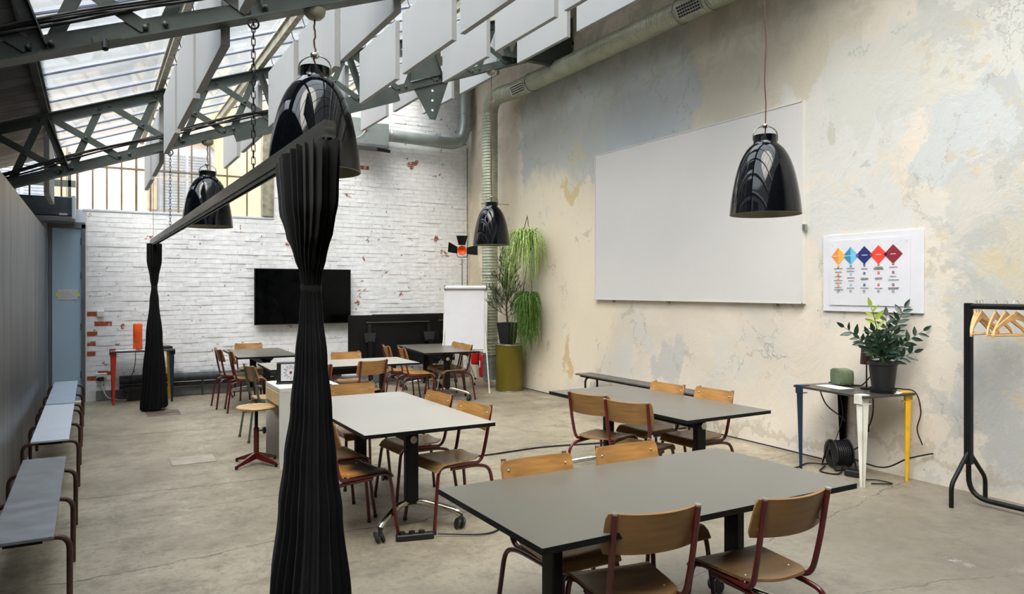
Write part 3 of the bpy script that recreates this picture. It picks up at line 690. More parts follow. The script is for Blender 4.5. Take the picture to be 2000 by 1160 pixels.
def curtain(cx, cy, levels, ztie, m_, label, n=150, pleats=22, seed=1, lean=0):
    rnd = random.Random(seed); ph = [rnd.uniform(.6, 1.4) for _ in range(pleats)]
    t = thing('curtain', label, 'curtain', (cx, cy, 0), 0, 'tied black curtains')
    nz = 60; z0, z1 = levels[0][0], levels[-1][0]; rows = []
    def at(z):
        for (za, xa, ya, oa, fa_), (zb, xb, yb, ob, fb) in zip(levels, levels[1:]):
            if za <= z <= zb: w = (z-za)/(zb-za); w = w*w*(3-2*w) if fa_ != fb else w; return xa+(xb-xa)*w, ya+(yb-ya)*w, oa+(ob-oa)*w, fa_+(fb-fa_)*w
        return levels[-1][1:]
    N = pleats*8; bb = B(); vs = []
    for i in range(nz+1):
        z = z0+(z1-z0)*i/nz; hx, hy, ox, fd = at(z)
        for q in range(N):
            a = 2*pi*q/N+.25*sin(z*1.3); p = q/8
            w = sin(2*pi*p)*ph[int(p) % pleats]; w2 = sin(2*pi*p*.37+z*2)*.3
            f = 1+fd*(.55*w+w2*.5)
            sx = abs(cos(a))**.85*(1 if cos(a) > 0 else -1); sy = abs(sin(a))**.85*(1 if sin(a) > 0 else -1)
            vs.append((ox+hx*sx*f, hy*sy*f, z+(.012*w+.02*cos(a) if i == 0 else 0)))
    fs = [(i*N+q, i*N+(q+1) % N, (i+1)*N+(q+1) % N, (i+1)*N+q) for i in range(nz) for q in range(N)]
    fs.append(tuple(range(nz*N, nz*N+N)))
    bb.add(vs, fs); bb.build('cloth', m_, t, 80)
    hx, hy, ox, fd = at(ztie)
    m = B(); m.lathe([(hx*1.04, -.02), (hx*1.12, -.008), (hx*1.12, .01), (hx*1.05, .022)], 24, (ox, 0, ztie)); m.build('tie_band', 'tie', t, 50)
    return t
c1 = curtain(.84, 3.25, [(.03, .165, .28, -.005, .18), (.32, .150, .25, -.005, .17), (.68, .118, .20, -.005, .16), (.9, .098, .16, -.005, .15), (1.12, .078, .13, 0, .14), (1.35, .062, .10, 0, .12), (1.55, .047, .06, .0, .10), (1.655, .041, .041, 0, .06), (1.72, .046, .06, 0, .08), (1.80, .062, .12, -.005, .13), (1.91, .070, .22, -.012, .2), (2.02, .074, .29, -.02, .26), (2.25, .070, .33, -.028, .32)], 1.655, 'fabric', 'large tied black curtain standing in the foreground at the rail end')
for i in range(9): B().cbox((-.01-.004*i+.0, -.27+i*.068, 2.252), (.01, .012, .02)).build('runner', 'black', c1)
c2 = curtain(.735, 11.1, [(.03, .16, .17, .0, .16), (.5, .135, .15, 0, .14), (1.0, .098, .11, 0, .12), (1.5, .055, .06, 0, .08), (1.68, .036, .036, 0, .05), (1.8, .052, .06, 0, .08), (2.05, .088, .12, 0, .10), (2.27, .088, .15, 0, .12)], 1.68, 'fabric2', 'far tied charcoal curtain in front of the colourful legged table', pleats=16, seed=5)
# ================================================================= CHAIRS
def make_chair(sm='ply', tm='red_tube', bm=None):
    t = thing('school_chair', '', 'chair', group='school chairs with bent tube frames')
    def seat(u, v):      # v: front(0) -> back(1), u across
        y = .195-.40*v; hw = .195-.035*v
        if v > .72: w = (v-.72)/.28; hw *= sqrt(max(.0, 1-(w*.80)**2.4))
        if v < .08: hw *= .955+.045*(v/.08)
        z = .452-.028*max(0, 1-v/.16)**2*1.7+.010*max(0, (v-.8)/.2)-.010*(1-(2*u-1)**2)*min(1, v*3)
        return ((2*u-1)*hw, y+.016*(1-(2*u-1)**2)*(1 if v < .1 else 0)*0, z)
    B().grid(seat, 12, 16, .012).build('seat', sm, t, 50)
    def back(u, v):
        z = .645+.165*v; x = (2*u-1); hw = .205
        e = min(v, 1-v); 
        if e < .16: hw *= 1-.055*(1-e/.16)**2
        return (x*hw, -.232-.05*v+.040*x*x-.0, z+.006*x*x)
    B().grid(back, 16, 8, .012).build('backrest', bm or sm, t, 50)
    for s in (-1, 1):
        up = fil([(s*.178, -.262, .815), (s*.176, -.225, .60), (s*.168, -.185, .425), (s*.160, -.09, .428), (s*.160, .10, .432), (s*.165, .14, .43)], .07, 6)
        B().tube(up, .0125, 10).build('side_rail', tm, t, 60)
        fr_ = fil([(s*.165, .12, .431), (s*.172, .175, .42), (s*.198, .225, .012)], .06, 6); B().tube(fr_, .0122, 10).build('leg', tm, t, 60)
        re = fil([(s*.148, .06, .405), (s*.155, -.17, .405), (s*.172, -.255, .38), (s*.198, -.305, .012)], .07, 6); B().tube(re, .0122, 10).build('leg', tm, t, 60)
        cp2 = B().cyl((s*.178, -.2622, .8155), (s*.1781, -.2635, .8225), .0128, 10).build('tube_cap', 'zinc', t, 60)
        m = B(); m.ball((s*.178-s*.002, -.2455, .77), .006, 6, 4); m.ball((s*.176, -.2245, .685), .006, 6, 4); m.ball((s*.166, -.2335, .77), .0065, 6, 4); m.ball((s*.166, -.213, .69), .0065, 6, 4); m.ball((s*.13, .09, .4535), .006, 6, 4, .5); m.ball((s*.125, -.10, .4535), .006, 6, 4, .5); m.build('rivet', 'zinc', t, 60)
        for yy, xx in ((.2252, .198), (-.3052, .198)): B().cyl((s*xx, yy, 0), (s*xx, yy-.002*0, .022), .0145, 10).build('foot_cap', 'rubber', t, 60)
    B().tube([(-.160, .03, .418), (.160, .03, .418)], .009, 8).build('cross_bar', tm, t, 60)
    return t
ch_red = make_chair('ply'); ch_red2 = make_chair('ply2', bm='ply'); ch_dark = make_chair('ply3', bm='ply_back'); ch_st = make_chair('ply_stain', bm='ply'); ch_gr = make_chair('ply2', 'green_tube', bm='ply_back')
used = set()
def chair(bx, by, psi, label, src=ch_red, grp='school chairs with bent tube frames', off=.28):
    fx, fy = -sin(R(psi)), cos(R(psi)); loc = (bx+fx*off, by+fy*off, 0)
    if id(src) not in used: used.add(id(src)); src.location = loc; src.rotation_euler = (0, 0, R(psi)); src['label'] = label; src['group'] = grp; return src
    return dup(src, loc, psi, label, grp)
chair(1.92, 3.14, 180, 'wooden chair facing the camera at the left of the nearest dark table', ch_red2)
chair(2.50, 3.16, 180, 'wooden chair behind the middle of the nearest dark table, only its backrest top showing', ch_red)
chair(1.85, 2.11, -11, 'wooden chair in the foreground with its back to the camera, left of two', ch_dark)
chair(2.49, 1.99, -3, 'wooden chair in the foreground with its back to the camera, right of two', ch_dark)
chair(3.41, 4.77, -72, 'left wooden chair on the near side of the dark table by the wall', ch_dark)
chair(3.43, 4.30, -67, 'right wooden chair on the near side of the dark table by the wall', ch_dark)
chair(4.47, 4.95, 92, 'left wooden chair on the wall side of the dark table below the whiteboard', ch_red)
chair(4.56, 4.48, 92, 'right wooden chair on the wall side of the dark table below the whiteboard', ch_red)
chair(2.47, 4.80, 98, 'wooden chair with a glossy pale seat at the right corner of the pale table', ch_red2)
chair(2.47, 5.43, 94, 'wooden chair at the far right of the pale table, beside the glossy seated one', ch_red2)
chair(1.99, 6.37, 180, 'wooden chair at the far end of the pale table, half behind the curtain', ch_red)
chair(1.24, 4.72, -80, 'wooden chair with a black blotched seat under the left side of the pale table', ch_st)
chair(1.26, 5.25, -85, 'dark seated wooden chair under the left side of the pale table, behind the blotched one', ch_dark)
chair(2.88, 8.25, 14, 'wooden chair with its back to the camera at the middle table behind the pale one', ch_red)
chair(2.94, 9.62, 180, 'wooden chair on the far side of the middle table, facing the camera', ch_red)
chair(2.13, 8.05, 3, 'wooden chair just right of the curtain behind the white desk', ch_red)
chair(2.10, 11.9, 180, 'wooden chair at the far end of the left back table below the television', ch_red2)
chair(1.50, 10.93, -88, 'farther of two red framed chairs on the left of the left back table', ch_dark)
chair(1.60, 10.52, -94, 'nearer of two red framed chairs on the left of the left back table', ch_red2)
chair(1.47, 8.42, -86, 'green framed school chair behind the round stool', ch_gr)
chair(3.75, 10.35, -98, 'farther of two chairs on the left side of the right back table', ch_red)
chair(3.81, 9.88, -98, 'nearer of two chairs on the left side of the right back table', ch_red)
chair(5.02, 10.42, 84, 'farther of two chairs on the right side of the right back table', ch_red2)
chair(4.97, 9.98, 84, 'nearer of two chairs on the right side of the right back table', ch_red2)
# ================================================================= TABLES
def table(cx, cy, w, l, rz, top, label, ux=0, coff=.55):
    """w across, l along local Y"""
    t = thing('meeting_table', label, 'table', (cx, cy, 0), rz, 'wheeled meeting tables')
    tp = B().box(-w/2, w/2, -l/2, l/2, .722, .7405).build('tabletop', top, t)
    ed = B(); e = .0015
    for x0, x1, y0, y1 in ((-w/2-e, -w/2, -l/2-e, l/2+e), (w/2, w/2+e, -l/2-e, l/2+e), (-w/2, w/2, -l/2-e, -l/2), (-w/2, w/2, l/2, l/2+e)): ed.box(x0, x1, y0, y1, .7215, .7403)
    ed.box(-w/2-e, w/2+e, -l/2-e, l/2+e, .716, .7215); ed.build('edge_band', 'black', t)
    B().box(ux-.04, ux+.04, -coff, coff, .60, .665, ch=.004).build('under_beam', 'black', t)
    for s in (-1, 1):
        y = s*coff
        B().box(ux-.046, ux+.046, y-.026, y+.026, .17, .70, ch=.006).build('column', 'black', t)
        br_ = B(); br_.prism([(-.11, .716), (.11, .716), (.05, .655), (-.05, .655)], .03, Matrix.Translation((ux, y+.015, 0)) @ Matrix.Rotation(pi/2, 4, 'X'))
        br_.box(ux-.03, ux+.03, y-.18, y+.18, .69, .716); br_.build('bracket', 'black', t)
        kb = B(); kb.cyl((ux+.0, y+s*.026, .62), (ux+.0, y+s*.05, .62), .026, 14); kb.build('knob', 'chrome', t, 40)
        for q in (-1, 1):
            p0 = (ux, y, .19); p1 = (ux+q*.10, y+s*.015, .175); p2 = (ux+q*.27, y+s*.17, .125); p3 = (ux+q*.29, y+s*.185, .10)
            B().tube(fil([p0, p1, p2, p3], .04, 4), [.032]+[.026]*6+[.02]*20 if 0 else .022, 10).build('foot', 'chrome', t, 60)
            c = Vector((ux+q*.29, y+s*.185, 0)); m = B()
            for dx in (-.018, .018): m.lathe([(.001, -.009), (.036, -.008), (.04, 0), (.036, .008), (.001, .009)], 18, mtx=Matrix.Translation(c+Vector((dx+.0, .015, .04))) @ Matrix.Rotation(R(90+18*q), 4, 'Y'))
            m.cyl(c+Vector((0, 0, .05)), c+Vector((0, 0, .11)), .014, 10); m.build('castor', 'rubber', t, 50)
    return t
table(2.24, 2.62, .89, 1.74, 90, 'top_dark', 'nearest dark grey meeting table in the right foreground', 0, .54)
table(3.985, 4.66, .85, 1.72, 1, 'top_dark', 'dark grey meeting table along the plaster wall, below the whiteboard')
table(1.93, 5.28, .92, 1.76, 0, 'top_light', 'pale grey meeting table beside the near curtain', -.02)
table(2.65, 8.92, .87, 1.79, 88.5, 'top_light', 'pale grey meeting table behind the white desk')
table(4.63, 10.45, .84, 1.66, -7, 'top_dark', 'dark meeting table in front of the flip chart')
table(2.10, 11.00, .80, 1.48, -1, 'top_dark', 'dark meeting table below the television')
# folded table against the back wall
ft = thing('folded_table', 'black tilted folding table parked against the brick wall', 'table', (4.45, 11.75, 0), -2)
B().box(-.80, .80, .0, .022, .36, 1.22, ch=.004).build('tabletop', 'black', ft)
B().box(-.50, .62, -.03, -.0, 1.09, 1.105).build('release_bar', 'alu', ft)
for x in (-.45, .60):
    m = B(); m.box(x-.03, x+.03, -.05, -.0, .80, 1.06, ch=.004); m.build('hinge_bracket', 'black_plastic', ft)
    m = B(); m.prism([(-.10, 0), (.10, 0), (.075, -.15), (-.075, -.15)], .04, Matrix.Translation((x, -.03, .92)) @ Matrix.Rotation(pi/2, 4, 'X')); m.build('tilt_bracket', 'rubber', ft)
    B().box(x-.035, x+.035, -.13, -.06, .12, .80, ch=.006).build('column', 'black', ft)
    for q in (-1, 1):
        B().tube(fil([(x, -.1, .15), (x, -.1+q*.12, .15), (x, -.1+q*.30, .10)], .05, 4), .02, 10).build('foot', 'chrome', ft, 60)
        m = B(); m.lathe([(.001, -.02), (.036, -.018), (.04, 0), (.036, .018), (.001, .02)], 16, mtx=Matrix.Translation((x, -.1+q*.3, .04)) @ Matrix.Rotation(pi/2, 4, 'Y')); m.cyl((x, -.1+q*.3, .05), (x, -.1+q*.3, .1), .012, 8); m.build('castor', 'rubber', ft, 50)
ft2 = dup(ft, (4.95, 12.08, 0), 3, 'black tilted folding table behind the other, nearest the brick wall')
tv = thing('television', 'large black flat television on the white brick wall', 'television')
B().box(2.28, 3.86, YB-.12, YB-.075, 1.075, 1.985, ch=.004).build('screen', 'screen', tv)
m = B(); m.box(2.275, 3.865, YB-.124, YB-.08, 1.07, 1.082); m.box(2.275, 3.865, YB-.124, YB-.08, 1.978, 1.99); m.box(2.275, 2.285, YB-.124, YB-.08, 1.07, 1.99); m.box(3.855, 3.865, YB-.124, YB-.08, 1.07, 1.99); m.build('bezel', 'black_plastic', tv)
B().box(2.9, 3.3, YB-.075, YB-.0, 1.4, 1.65).build('wall_mount', 'black', tv)
# ================================================================= WHITEBOARD + POSTER
wbd = thing('whiteboard', 'huge blank whiteboard on the plaster wall', 'whiteboard')
B().box(XR-.045, XR-.03, 4.91, 8.37, 1.515, 3.53, ch=.003).build('surface', 'board', wbd)
m = B()
for y0, y1, z0, z1 in ((4.90, 8.38, 1.505, 1.52), (4.90, 8.38, 3.525, 3.537), (4.895, 4.91, 1.505, 3.537), (8.37, 8.385, 1.505, 3.537)): m.box(XR-.05, XR-.001, y0, y1, z0, z1)
m.build('frame', 'white', wbd)
B().box(XR-.055, XR-.02, 4.86, 4.90, 2.24, 2.30, ch=.003).build('corner_clip', 'tin', wbd)
for y in (5.25, 6.9, 8.0): B().box(XR-.035, XR-.0, y-.02, y+.02, 1.475, 1.505).build('bracket', 'tin', wbd)
po = thing('poster', 'white poster with five coloured diamonds pinned beside the whiteboard', 'poster')
B().box(XR-.022, XR-.002, 3.69, 4.68, 1.44, 2.17, ch=.003).build('backing_board', 'paper', po)
B().box(XR-.030, XR-.024, 3.80, 4.60, 1.50, 2.115).build('sheet', 'paper', po)
def pc(name, rgb): M[name] = mat('ink_'+name, rgb, .6, 0, .02)
for nm, rgb in (('o1', (232, 140, 66)), ('o2', (236, 174, 66)), ('b1', (48, 138, 182)), ('b2', (116, 190, 222)), ('n1', (34, 42, 110)), ('r1', (232, 66, 48)), ('m1', (136, 34, 48)), ('v1', (110, 90, 160)), ('k1', (50, 10, 26)), ('rr', (170, 50, 50)), ('ink', (70, 74, 80)), ('pale', (214, 214, 218))): pc(nm, rgb)
def flat(poly, x, m_, name): return B().add([(x, y, z) for y, z in poly]+[(x+.0015, y, z) for y, z in poly], [tuple(range(len(poly))), tuple(range(2*len(poly)-1, len(poly)-1, -1))]+[(i, i+len(poly), (i+1) % len(poly)+len(poly), (i+1) % len(poly)) for i in range(len(poly))]).build(name, m_, po)
xp = XR-.0325; zd = 1.965
cy = [4.505, 4.375, 4.235, 4.095, 3.955]; hw = [.075, .082, .086, .086, .088]
def dia(y, w, m_, h=None): flat([(y+w, zd), (y, zd+(h or w*1.0)), (y-w, zd), (y, zd-(h or w*1.0))], xp, m_, 'diamond')
for i, ms in enumerate((('o1', 'o2'), ('b1', 'b2'), ('n1',), ('r1',), ('m1',))):
    y, w = cy[i], hw[i]; hh = .082+.001*i
    if len(ms) == 2:
        flat([(y+w, zd), (y, zd+hh), (y, zd-hh)], xp, ms[0], 'half_diamond'); flat([(y, zd+hh), (y-w, zd), (y, zd-hh)], xp-.0002, ms[1], 'half_diamond')
    else: flat([(y+w, zd), (y, zd+hh), (y-w, zd), (y, zd-hh)], xp-.0002*i, ms[0], 'diamond')
for i, mm_ in ((2, 'v1'), (3, 'rr'), (4, 'k1')):
    y = (cy[i]+hw[i]+cy[i-1]-hw[i-1])/2; w = .018; flat([(y+w, zd), (y, zd+w), (y-w, zd), (y, zd-w)], xp-.002, mm_, 'overlap')
def word(y, z, w, h, m_='ink'):
    b = B(); q = y+w/2
    while q > y-w/2:
        s = random.choice((.004, .006, .008)); hh = h*random.uniform(.7, 1); b.box(xp-.002, xp-.001, q-s, q, z-hh/2, z+hh/2); q -= s+.0022
    return b
lt = B()
for i, ys_ in enumerate(((.045,), (.045,), (.05,), (.03,), (.045,))):
    pass
for i in range(5):
    b = word(cy[i]+(.03 if i < 2 else 0), zd, .05, .008); b.build('diamond_caption', 'paper', po)
    if i < 2: word(cy[i]-.035, zd, .04, .007).build('diamond_caption', 'paper', po)
cols = ['o1', 'b1', 'n1', 'r1', 'm1']
lay = [((1.865, 1.79, 1.755, 1.69), (1.848, 1.815, 1.772, 1.735, 1.71, 1.668, 1.647)), ((1.868, 1.795, 1.692), (1.846, 1.82, 1.758, 1.73, 1.662)), ((1.872, 1.798, 1.692), (1.84, 1.752, 1.742, 1.662)),
       ((1.877, 1.80, 1.692), (1.852, 1.842, 1.832, 1.755, 1.743, 1.66)), ((1.88, 1.803, 1.692), (1.848, 1.765, 1.735, 1.665, 1.655))]
for i in range(5):
    for q, z in enumerate(lay[i][0]):
        mm_ = cols[i] if not (i == 0 and q == 2) else 'o2'
        if i == 1 and q: mm_ = 'b2'
        flat([(cy[i]+.0105, z-.0105), (cy[i]+.0105, z+.0105), (cy[i]-.0105, z+.0105), (cy[i]-.0105, z-.0105)], xp, mm_, 'icon')
        flat([(cy[i]+.005, z-.003), (cy[i]+.005, z+.003), (cy[i]-.005, z+.003), (cy[i]-.005, z-.003)], xp-.001, 'paper', 'icon_mark')
    b = B()
    for z in lay[i][1]: w_ = word(cy[i], z, random.uniform(.05, .095), .0065); b.add(w_.v, w_.f)
    b.build('caption', 'ink', po, kind='stuff')
    z = 1.632; o_ = B()
    for y0, y1, z0, z1 in ((cy[i]-.012, cy[i]+.012, z-.012, z-.0105), (cy[i]-.012, cy[i]+.012, z+.0105, z+.012), (cy[i]-.012, cy[i]-.0105, z-.012, z+.012), (cy[i]+.0105, cy[i]+.012, z-.012, z+.012), (cy[i]-.006, cy[i]+.006, z-.002, z+.002)): o_.box(xp-.001, xp, y0, y1, z0, z1)
    o_.build('icon_outline', 'ink', po)
for y, z in ((4.57, 2.07), (3.83, 2.08), (4.57, 1.535)): m = B(); m.tube([(xp-.001, y+.008*cos(a*pi/4), z+.008*sin(a*pi/4)) for a in range(8)], .0012, 4, closed=True); m.build('corner_mark', 'pale', po)
# switch / sockets on brick wall
tag(B().box(.06, .15, YB-.045, YB-.012, 1.24, 1.33, ch=.005).build('light_switch', 'white'), 'small white light switch on the brick wall beside the door', 'switch')
so = thing('wall_socket', 'white power socket low on the brick wall beside the red legged table', 'socket')
B().box(.05, .19, YB-.07, YB-.012, .34, .41, ch=.006).build('housing', 'white', so); B().box(.07, .15, YB-.10, YB-.07, .30, .36, ch=.006).build('plug', 'rubber', so)
B().tube(smooth_path([(.12, YB-.09, .31), (.14, YB-.10, .18), (.2, YB-.14, .06), (.34, YB-.2, .02), (.5, YB-.2, .015)]), .006, 6).build('cord', 'white', so, 60)
# ================================================================= BENCHES
def bench(x0, x1, y0, y1, z, top, tube, label, hoops, ext=.065, leftext=.06):
    t = thing('bench', label, 'bench', ((x0+x1)/2, y0, 0), 0, 'low benches with bent tube legs'); w = (x1-x0)/2; l = y1-y0
    B().box(-w, w, 0, l, z-.018, z, ch=.003).build('bench_top', top, t)
    B().box(-w+.05, w-.05, .05, l-.05, z-.045, z-.018).build('batten', 'black', t)
    for y in hoops:
        pts = fil([(-w-leftext, y, 0), (-w-leftext, y, z-.04), (w+ext, y, z-.04), (w+ext, y, 0)], .07, 6)
        B().tube(pts, .0145, 12).build('leg_hoop', tube, t, 60)
    return t
bench(-.43, -.165, 4.27, 6.28, .43, 'bench_grey', 'brown_tube', 'scratched dark grey bench nearest the camera by the metal partition', (.12, .90, 1.70))
bench(-.43, -.165, 7.0, 9.12, .43, 'bench_white', 'brown_tube', 'white topped bench in the middle of the row by the metal partition', (.12, 1.0, 1.9))
bench(-.43, -.165, 9.2, 11.38, .43, 'bench_blue', 'brown_tube', 'pale blue topped bench nearest the door', (.12, 1.0, 1.95))
bench(5.83, 6.1, 6.1, 8.4, .48, 'bench_dark', 'black', 'long dark bench along the plaster wall below the whiteboard', (.3, 1.2, 2.1), -.04, -.03)
# ================================================================= DESK, CLOCK, STOOL
dk_ = thing('white_desk', 'small white desk with a cream drawer beside the round stool', 'desk', (1.49, 6.88, 0))
B().box(0, .57, 0, .62, .70, .74, ch=.003).build('desktop', 'white', dk_)
B().box(.0, .56, .0, .028, 0, .70).build('side_panel', 'white', dk_); B().box(.0, .56, .592, .62, 0, .70).build('side_panel', 'white', dk_)
B().box(.40, .415, .03, .59, .10, .70).build('back_panel', 'white', dk_)
dr = B().box(-.004, .014, .03, .59, .575, .695, ch=.003).build('drawer', 'cream_drawer', dk_); B().box(.015, .36, .04, .58, .58, .69).build('drawer_box', 'white', dr)
ck = thing('timer_clock', 'square white faced timer clock standing on the white desk', 'clock', (1.66, 7.2, .74), -14)
B().box(-.125, .105, -.02, .05, .015, .205, ch=.006).build('case', 'black_plastic', ck); B().box(-.13, .11, -.035, .06, 0, .015, ch=.003).build('stand', 'black_plastic', ck)
B().box(-.085, .095, -.026, -.019, .03, .19).build('clock_face', 'paper', ck)
m = B()
for i in range(12):
    a = 2*pi*i/12; m.cbox((.005+.062*sin(a), -.028, .11+.062*cos(a)), (.012, .002, .006))
m.build('numeral', 'ink', ck); m = B()
for i in range(60): a = 2*pi*i/60; m.cbox((.005+.045*sin(a), -.0275, .11+.045*cos(a)), (.0015, .001, .006), ry=a)
m.build('dial_tick', 'ink', ck); B().cyl((.005, -.032, .11), (.005, -.026, .11), .012, 16).build('dial_knob', 'm1', ck, 40)
tag(B().cbox((1.98, 7.0, .7415), (.10, .2, .003), .2).build('notebook', 'paper'), 'white sheet lying on the right end of the white desk', 'paper')
st_ = thing('stool', 'round wooden stool on a red four footed base', 'stool', (1.345, 7.2, 0))
m = B(); m.lathe([(.001, .522), (.16, .523), (.182, .532), (.185, .540), (.178, .549), (.001, .549)], 32); m.build('seat', 'ply2', st_, 50)
B().cyl((0, 0, .33), (0, 0, .525), .016, 14).build('spindle', 'black', st_, 60)
B().cyl((0, 0, .08), (0, 0, .345), .025, 16).build('column', 'red_tube', st_, 60)
m = B(); m.cyl((.02, 0, .315), (.055, -.01, .315), .008, 8); m.lathe([(.001, -.012), (.03, -.012), (.034, 0), (.03, .012), (.001, .012)], 10, mtx=Matrix.Translation((.07, -.012, .315)) @ Matrix.Rotation(pi/2, 4, 'Y')); m.build('clamp_knob', 'black_plastic', st_, 40)
for i in range(4):
    a = R(35+90*i); e = Vector((cos(a), sin(a), 0)); n_v = Vector((-sin(a), cos(a), 0)); m = B()
    vs = []
    for r_, hw_, z0, z1 in ((.015, .022, .055, .115), (.255, .012, .012, .032)):
        vs += [e*r_-n_v*hw_+Vector((0, 0, z0)), e*r_+n_v*hw_+Vector((0, 0, z0)), e*r_+n_v*hw_*.6+Vector((0, 0, z1)), e*r_-n_v*hw_*.6+Vector((0, 0, z1))]
    m.add(vs, [(3, 2, 1, 0), (4, 5, 6, 7), (0, 1, 5, 4), (1, 2, 6, 5), (2, 3, 7, 6), (3, 0, 4, 7)]); m.build('foot', 'red_tube', st_)
    B().cyl(tuple(e*.245), tuple(e*.245+Vector((0, 0, .03))), .013, 8).build('foot_cap', 'black', st_, 60)
# ================================================================= COLOURED-LEG TABLES
M['top_black'] = m_table('black_laminate', (58, 56, 54), .3)
def leg_table(cx, cy, w, l, rz, z, legs, label, topm='top_black'):
    t = thing('side_table', label, 'table', (cx, cy, 0), rz, 'side tables with bolted coloured legs')
    B().box(-w/2, w/2, -l/2, l/2, z-.02, z, ch=.002).build('tabletop', topm, t)
    for (sx, sy), m_, nm in legs:
        x, y = sx*(w/2-.01), sy*(l/2-.03); m = B()
        th = .006
        for dirx in (0, 1):                   # L-section of two tapering plates
            vs = []
            for zz, ww in ((0, .028), (z-.024, .07)):
                xo, yo = x, y
                if zz == 0: x, y = x-sx*.018, y-sy*.018
                if dirx: pts = [(x, y), (x-sx*ww, y), (x-sx*ww, y-sy*th), (x, y-sy*th)]
                else: pts = [(x, y), (x, y-sy*ww), (x-sx*th, y-sy*ww), (x-sx*th, y)]
                vs += [(a, b, zz) for a, b in pts]; x, y = xo, yo
            m.add(vs, [(3, 2, 1, 0), (4, 5, 6, 7), (0, 1, 5, 4), (1, 2, 6, 5), (2, 3, 7, 6), (3, 0, 4, 7)])
        m.box(min(x, x-sx*.08), max(x, x-sx*.08), min(y, y-sy*.08), max(y, y-sy*.08), z+.0005, z+.006)
        m.box(min(x, x-sx*.10), max(x, x-sx*.10), min(y, y-sy*.03), max(y, y-sy*.03), z-.075, z-.069)
        m.box(min(x+sx*.012, x), max(x+sx*.012, x), min(y, y-sy*.08), max(y, y-sy*.08), z-.07, z+.006)
        m.cyl((x-sx*.03, y-sy*.02, z-.07), (x-sx*.03, y-sy*.02, z-.02), .007, 8)
        o = m.build('leg', m_, t); o['label'] = nm+' tapered metal leg'
    return t
leg_table(5.87, 4.15, .58, .81, -8, .765, [((-1, 1), 'navy', 'navy blue'), ((1, 1), 'black', 'black'), ((-1, -1), 'whiteleg', 'white'), ((1, -1), 'yellow', 'yellow')], 'dark side table with navy, black, white and yellow legs by the plaster wall')
leg_table(.64, 12.05, .84, .52, 0, .765, [((-1, -1), 'redleg', 'red'), ((1, -1), 'navy', 'navy blue'), ((1, 1), 'yellow', 'yellow'), ((-1, 1), 'black', 'black')], 'side table with red, yellow and navy legs against the brick wall')
ol = thing('cylinder_lamp', 'orange cylindrical lamp on the red legged table', 'lamp', (.58, 12.05, .767))
m = B(); m.lathe([(.001, .004), (.052, .004), (.062, .02), (.062, .36), (.056, .378), (.03, .385), (.001, .387)], 24); m.build('shade', 'orange', ol, 40)
m = B(); m.lathe([(.001, 0), (.056, 0), (.056, .004), (.001, .004)], 24); m.build('base', 'white', ol)
for i, (x, y, w, l, m_, nm, c_) in enumerate(((.42, 11.98, .26, .2, 'paper', 'white paper sheet left of the orange lamp', 'paper'), (.36, 12.15, .13, .09, 'black_plastic', 'small dark tray behind the paper on the red legged table', 'tray'), (.95, 12.1, .15, .2, 'rubber', 'grey flat box at the right end of the red legged table', 'box'), (.72, 11.93, .2, .14, 'paper', 'white paper sheet right of the orange lamp', 'paper'))):
    hz = .035 if c_ == 'box' else .004+i*.001
    tag(B().cbox((x, y, .7675+hz/2), (w, l, hz), .1*i, ch=.001).build({'paper': 'paper_sheet', 'tray': 'tray', 'box': 'flat_box'}[c_], m_), nm, c_)
tag(B().tube(smooth_path([(.56, 12.2, .745), (.55, 12.28, .5), (.47, 12.2, .25), (.45, 12.1, .05), (.42, 12.0, .01)]), .005, 6).build('lamp_cord', 'cable', None, 60), 'thin dark cord hanging under the red legged table', 'cord')
ps2 = thing('socket_strip', 'black power strip under the red legged table', 'power strip', (.6, 12.22, .0))
m = B(); m.box(-.2, .35, -.05, .05, .13, .20, ch=.01); m.build('housing', 'black_plastic', ps2); B().box(-.15, .3, -.04, .05, .0, .13).build('stand', 'black_plastic', ps2)
# right table contents
sk = thing('bluetooth_speaker', 'green cloth speaker on the side table beside the plant pot', 'speaker', (6.02, 4.36, .767), 62)
prof = [(-.105, .02), (-.085, 0), (.085, 0), (.105, .02), (.108, .12), (.09, .15), (-.09, .15), (-.108, .12)]
rp = []
for i in range(8):
    a, b, c = Vector(prof[i-1]+(0,)), Vector(prof[i]+(0,)), Vector(prof[(i+1) % 8]+(0,)); rp += [tuple((b+(a-b)*.3)[:2]), tuple((b*.7+(a+c)*.15)[:2]), tuple((b+(c-b)*.3)[:2])]
m = B(); m.prism([(x*.9, z*.92+.006) for x, z in rp], .13, Matrix.Translation((0, .065, 0)) @ Matrix.Rotation(pi/2, 4, 'X')); m.prism(rp, .10, Matrix.Translation((0, .05, 0)) @ Matrix.Rotation(pi/2, 4, 'X')); m.build('body', 'speaker', sk, 40)
B().tube(smooth_path([(-.108, 0, .11), (-.125, 0, .095), (-.122, -.0, .07), (-.108, 0, .06)]), .007, 8).build('strap', 'leather', sk, 60)
sk.rotation_euler = (0, 0, R(62+180))
for i, (x, y, w, l, rz, nm) in enumerate(((5.83, 4.30, .16, .30, -.2, 'white sheet of paper in front of the green speaker'), (5.97, 3.86, .2, .2, .3, 'white sheet of paper beside the plant pot, right'))):
    tag(B().cbox((x, y, .7665), (w, l, .002), rz).build('paper_sheet', 'paper'), nm, 'paper')
pl = thing('pot_plant', 'leafy dark green plant in a black pot on the side table', 'plant', (5.89, 3.87, .7665))
m = B(); m.lathe([(.001, .004), (.085, .004), (.112, .235), (.120, .24), (.122, .262), (.112, .264), (.108, .24), (.10, .225), (.001, .225)], 32); m.build('pot', 'pot', pl, 40)
m = B(); m.lathe([(.001, 0), (.098, 0), (.112, .035), (.106, .036), (.094, .006), (.001, .006)], 32); m.build('saucer', 'pot', pl, 40)
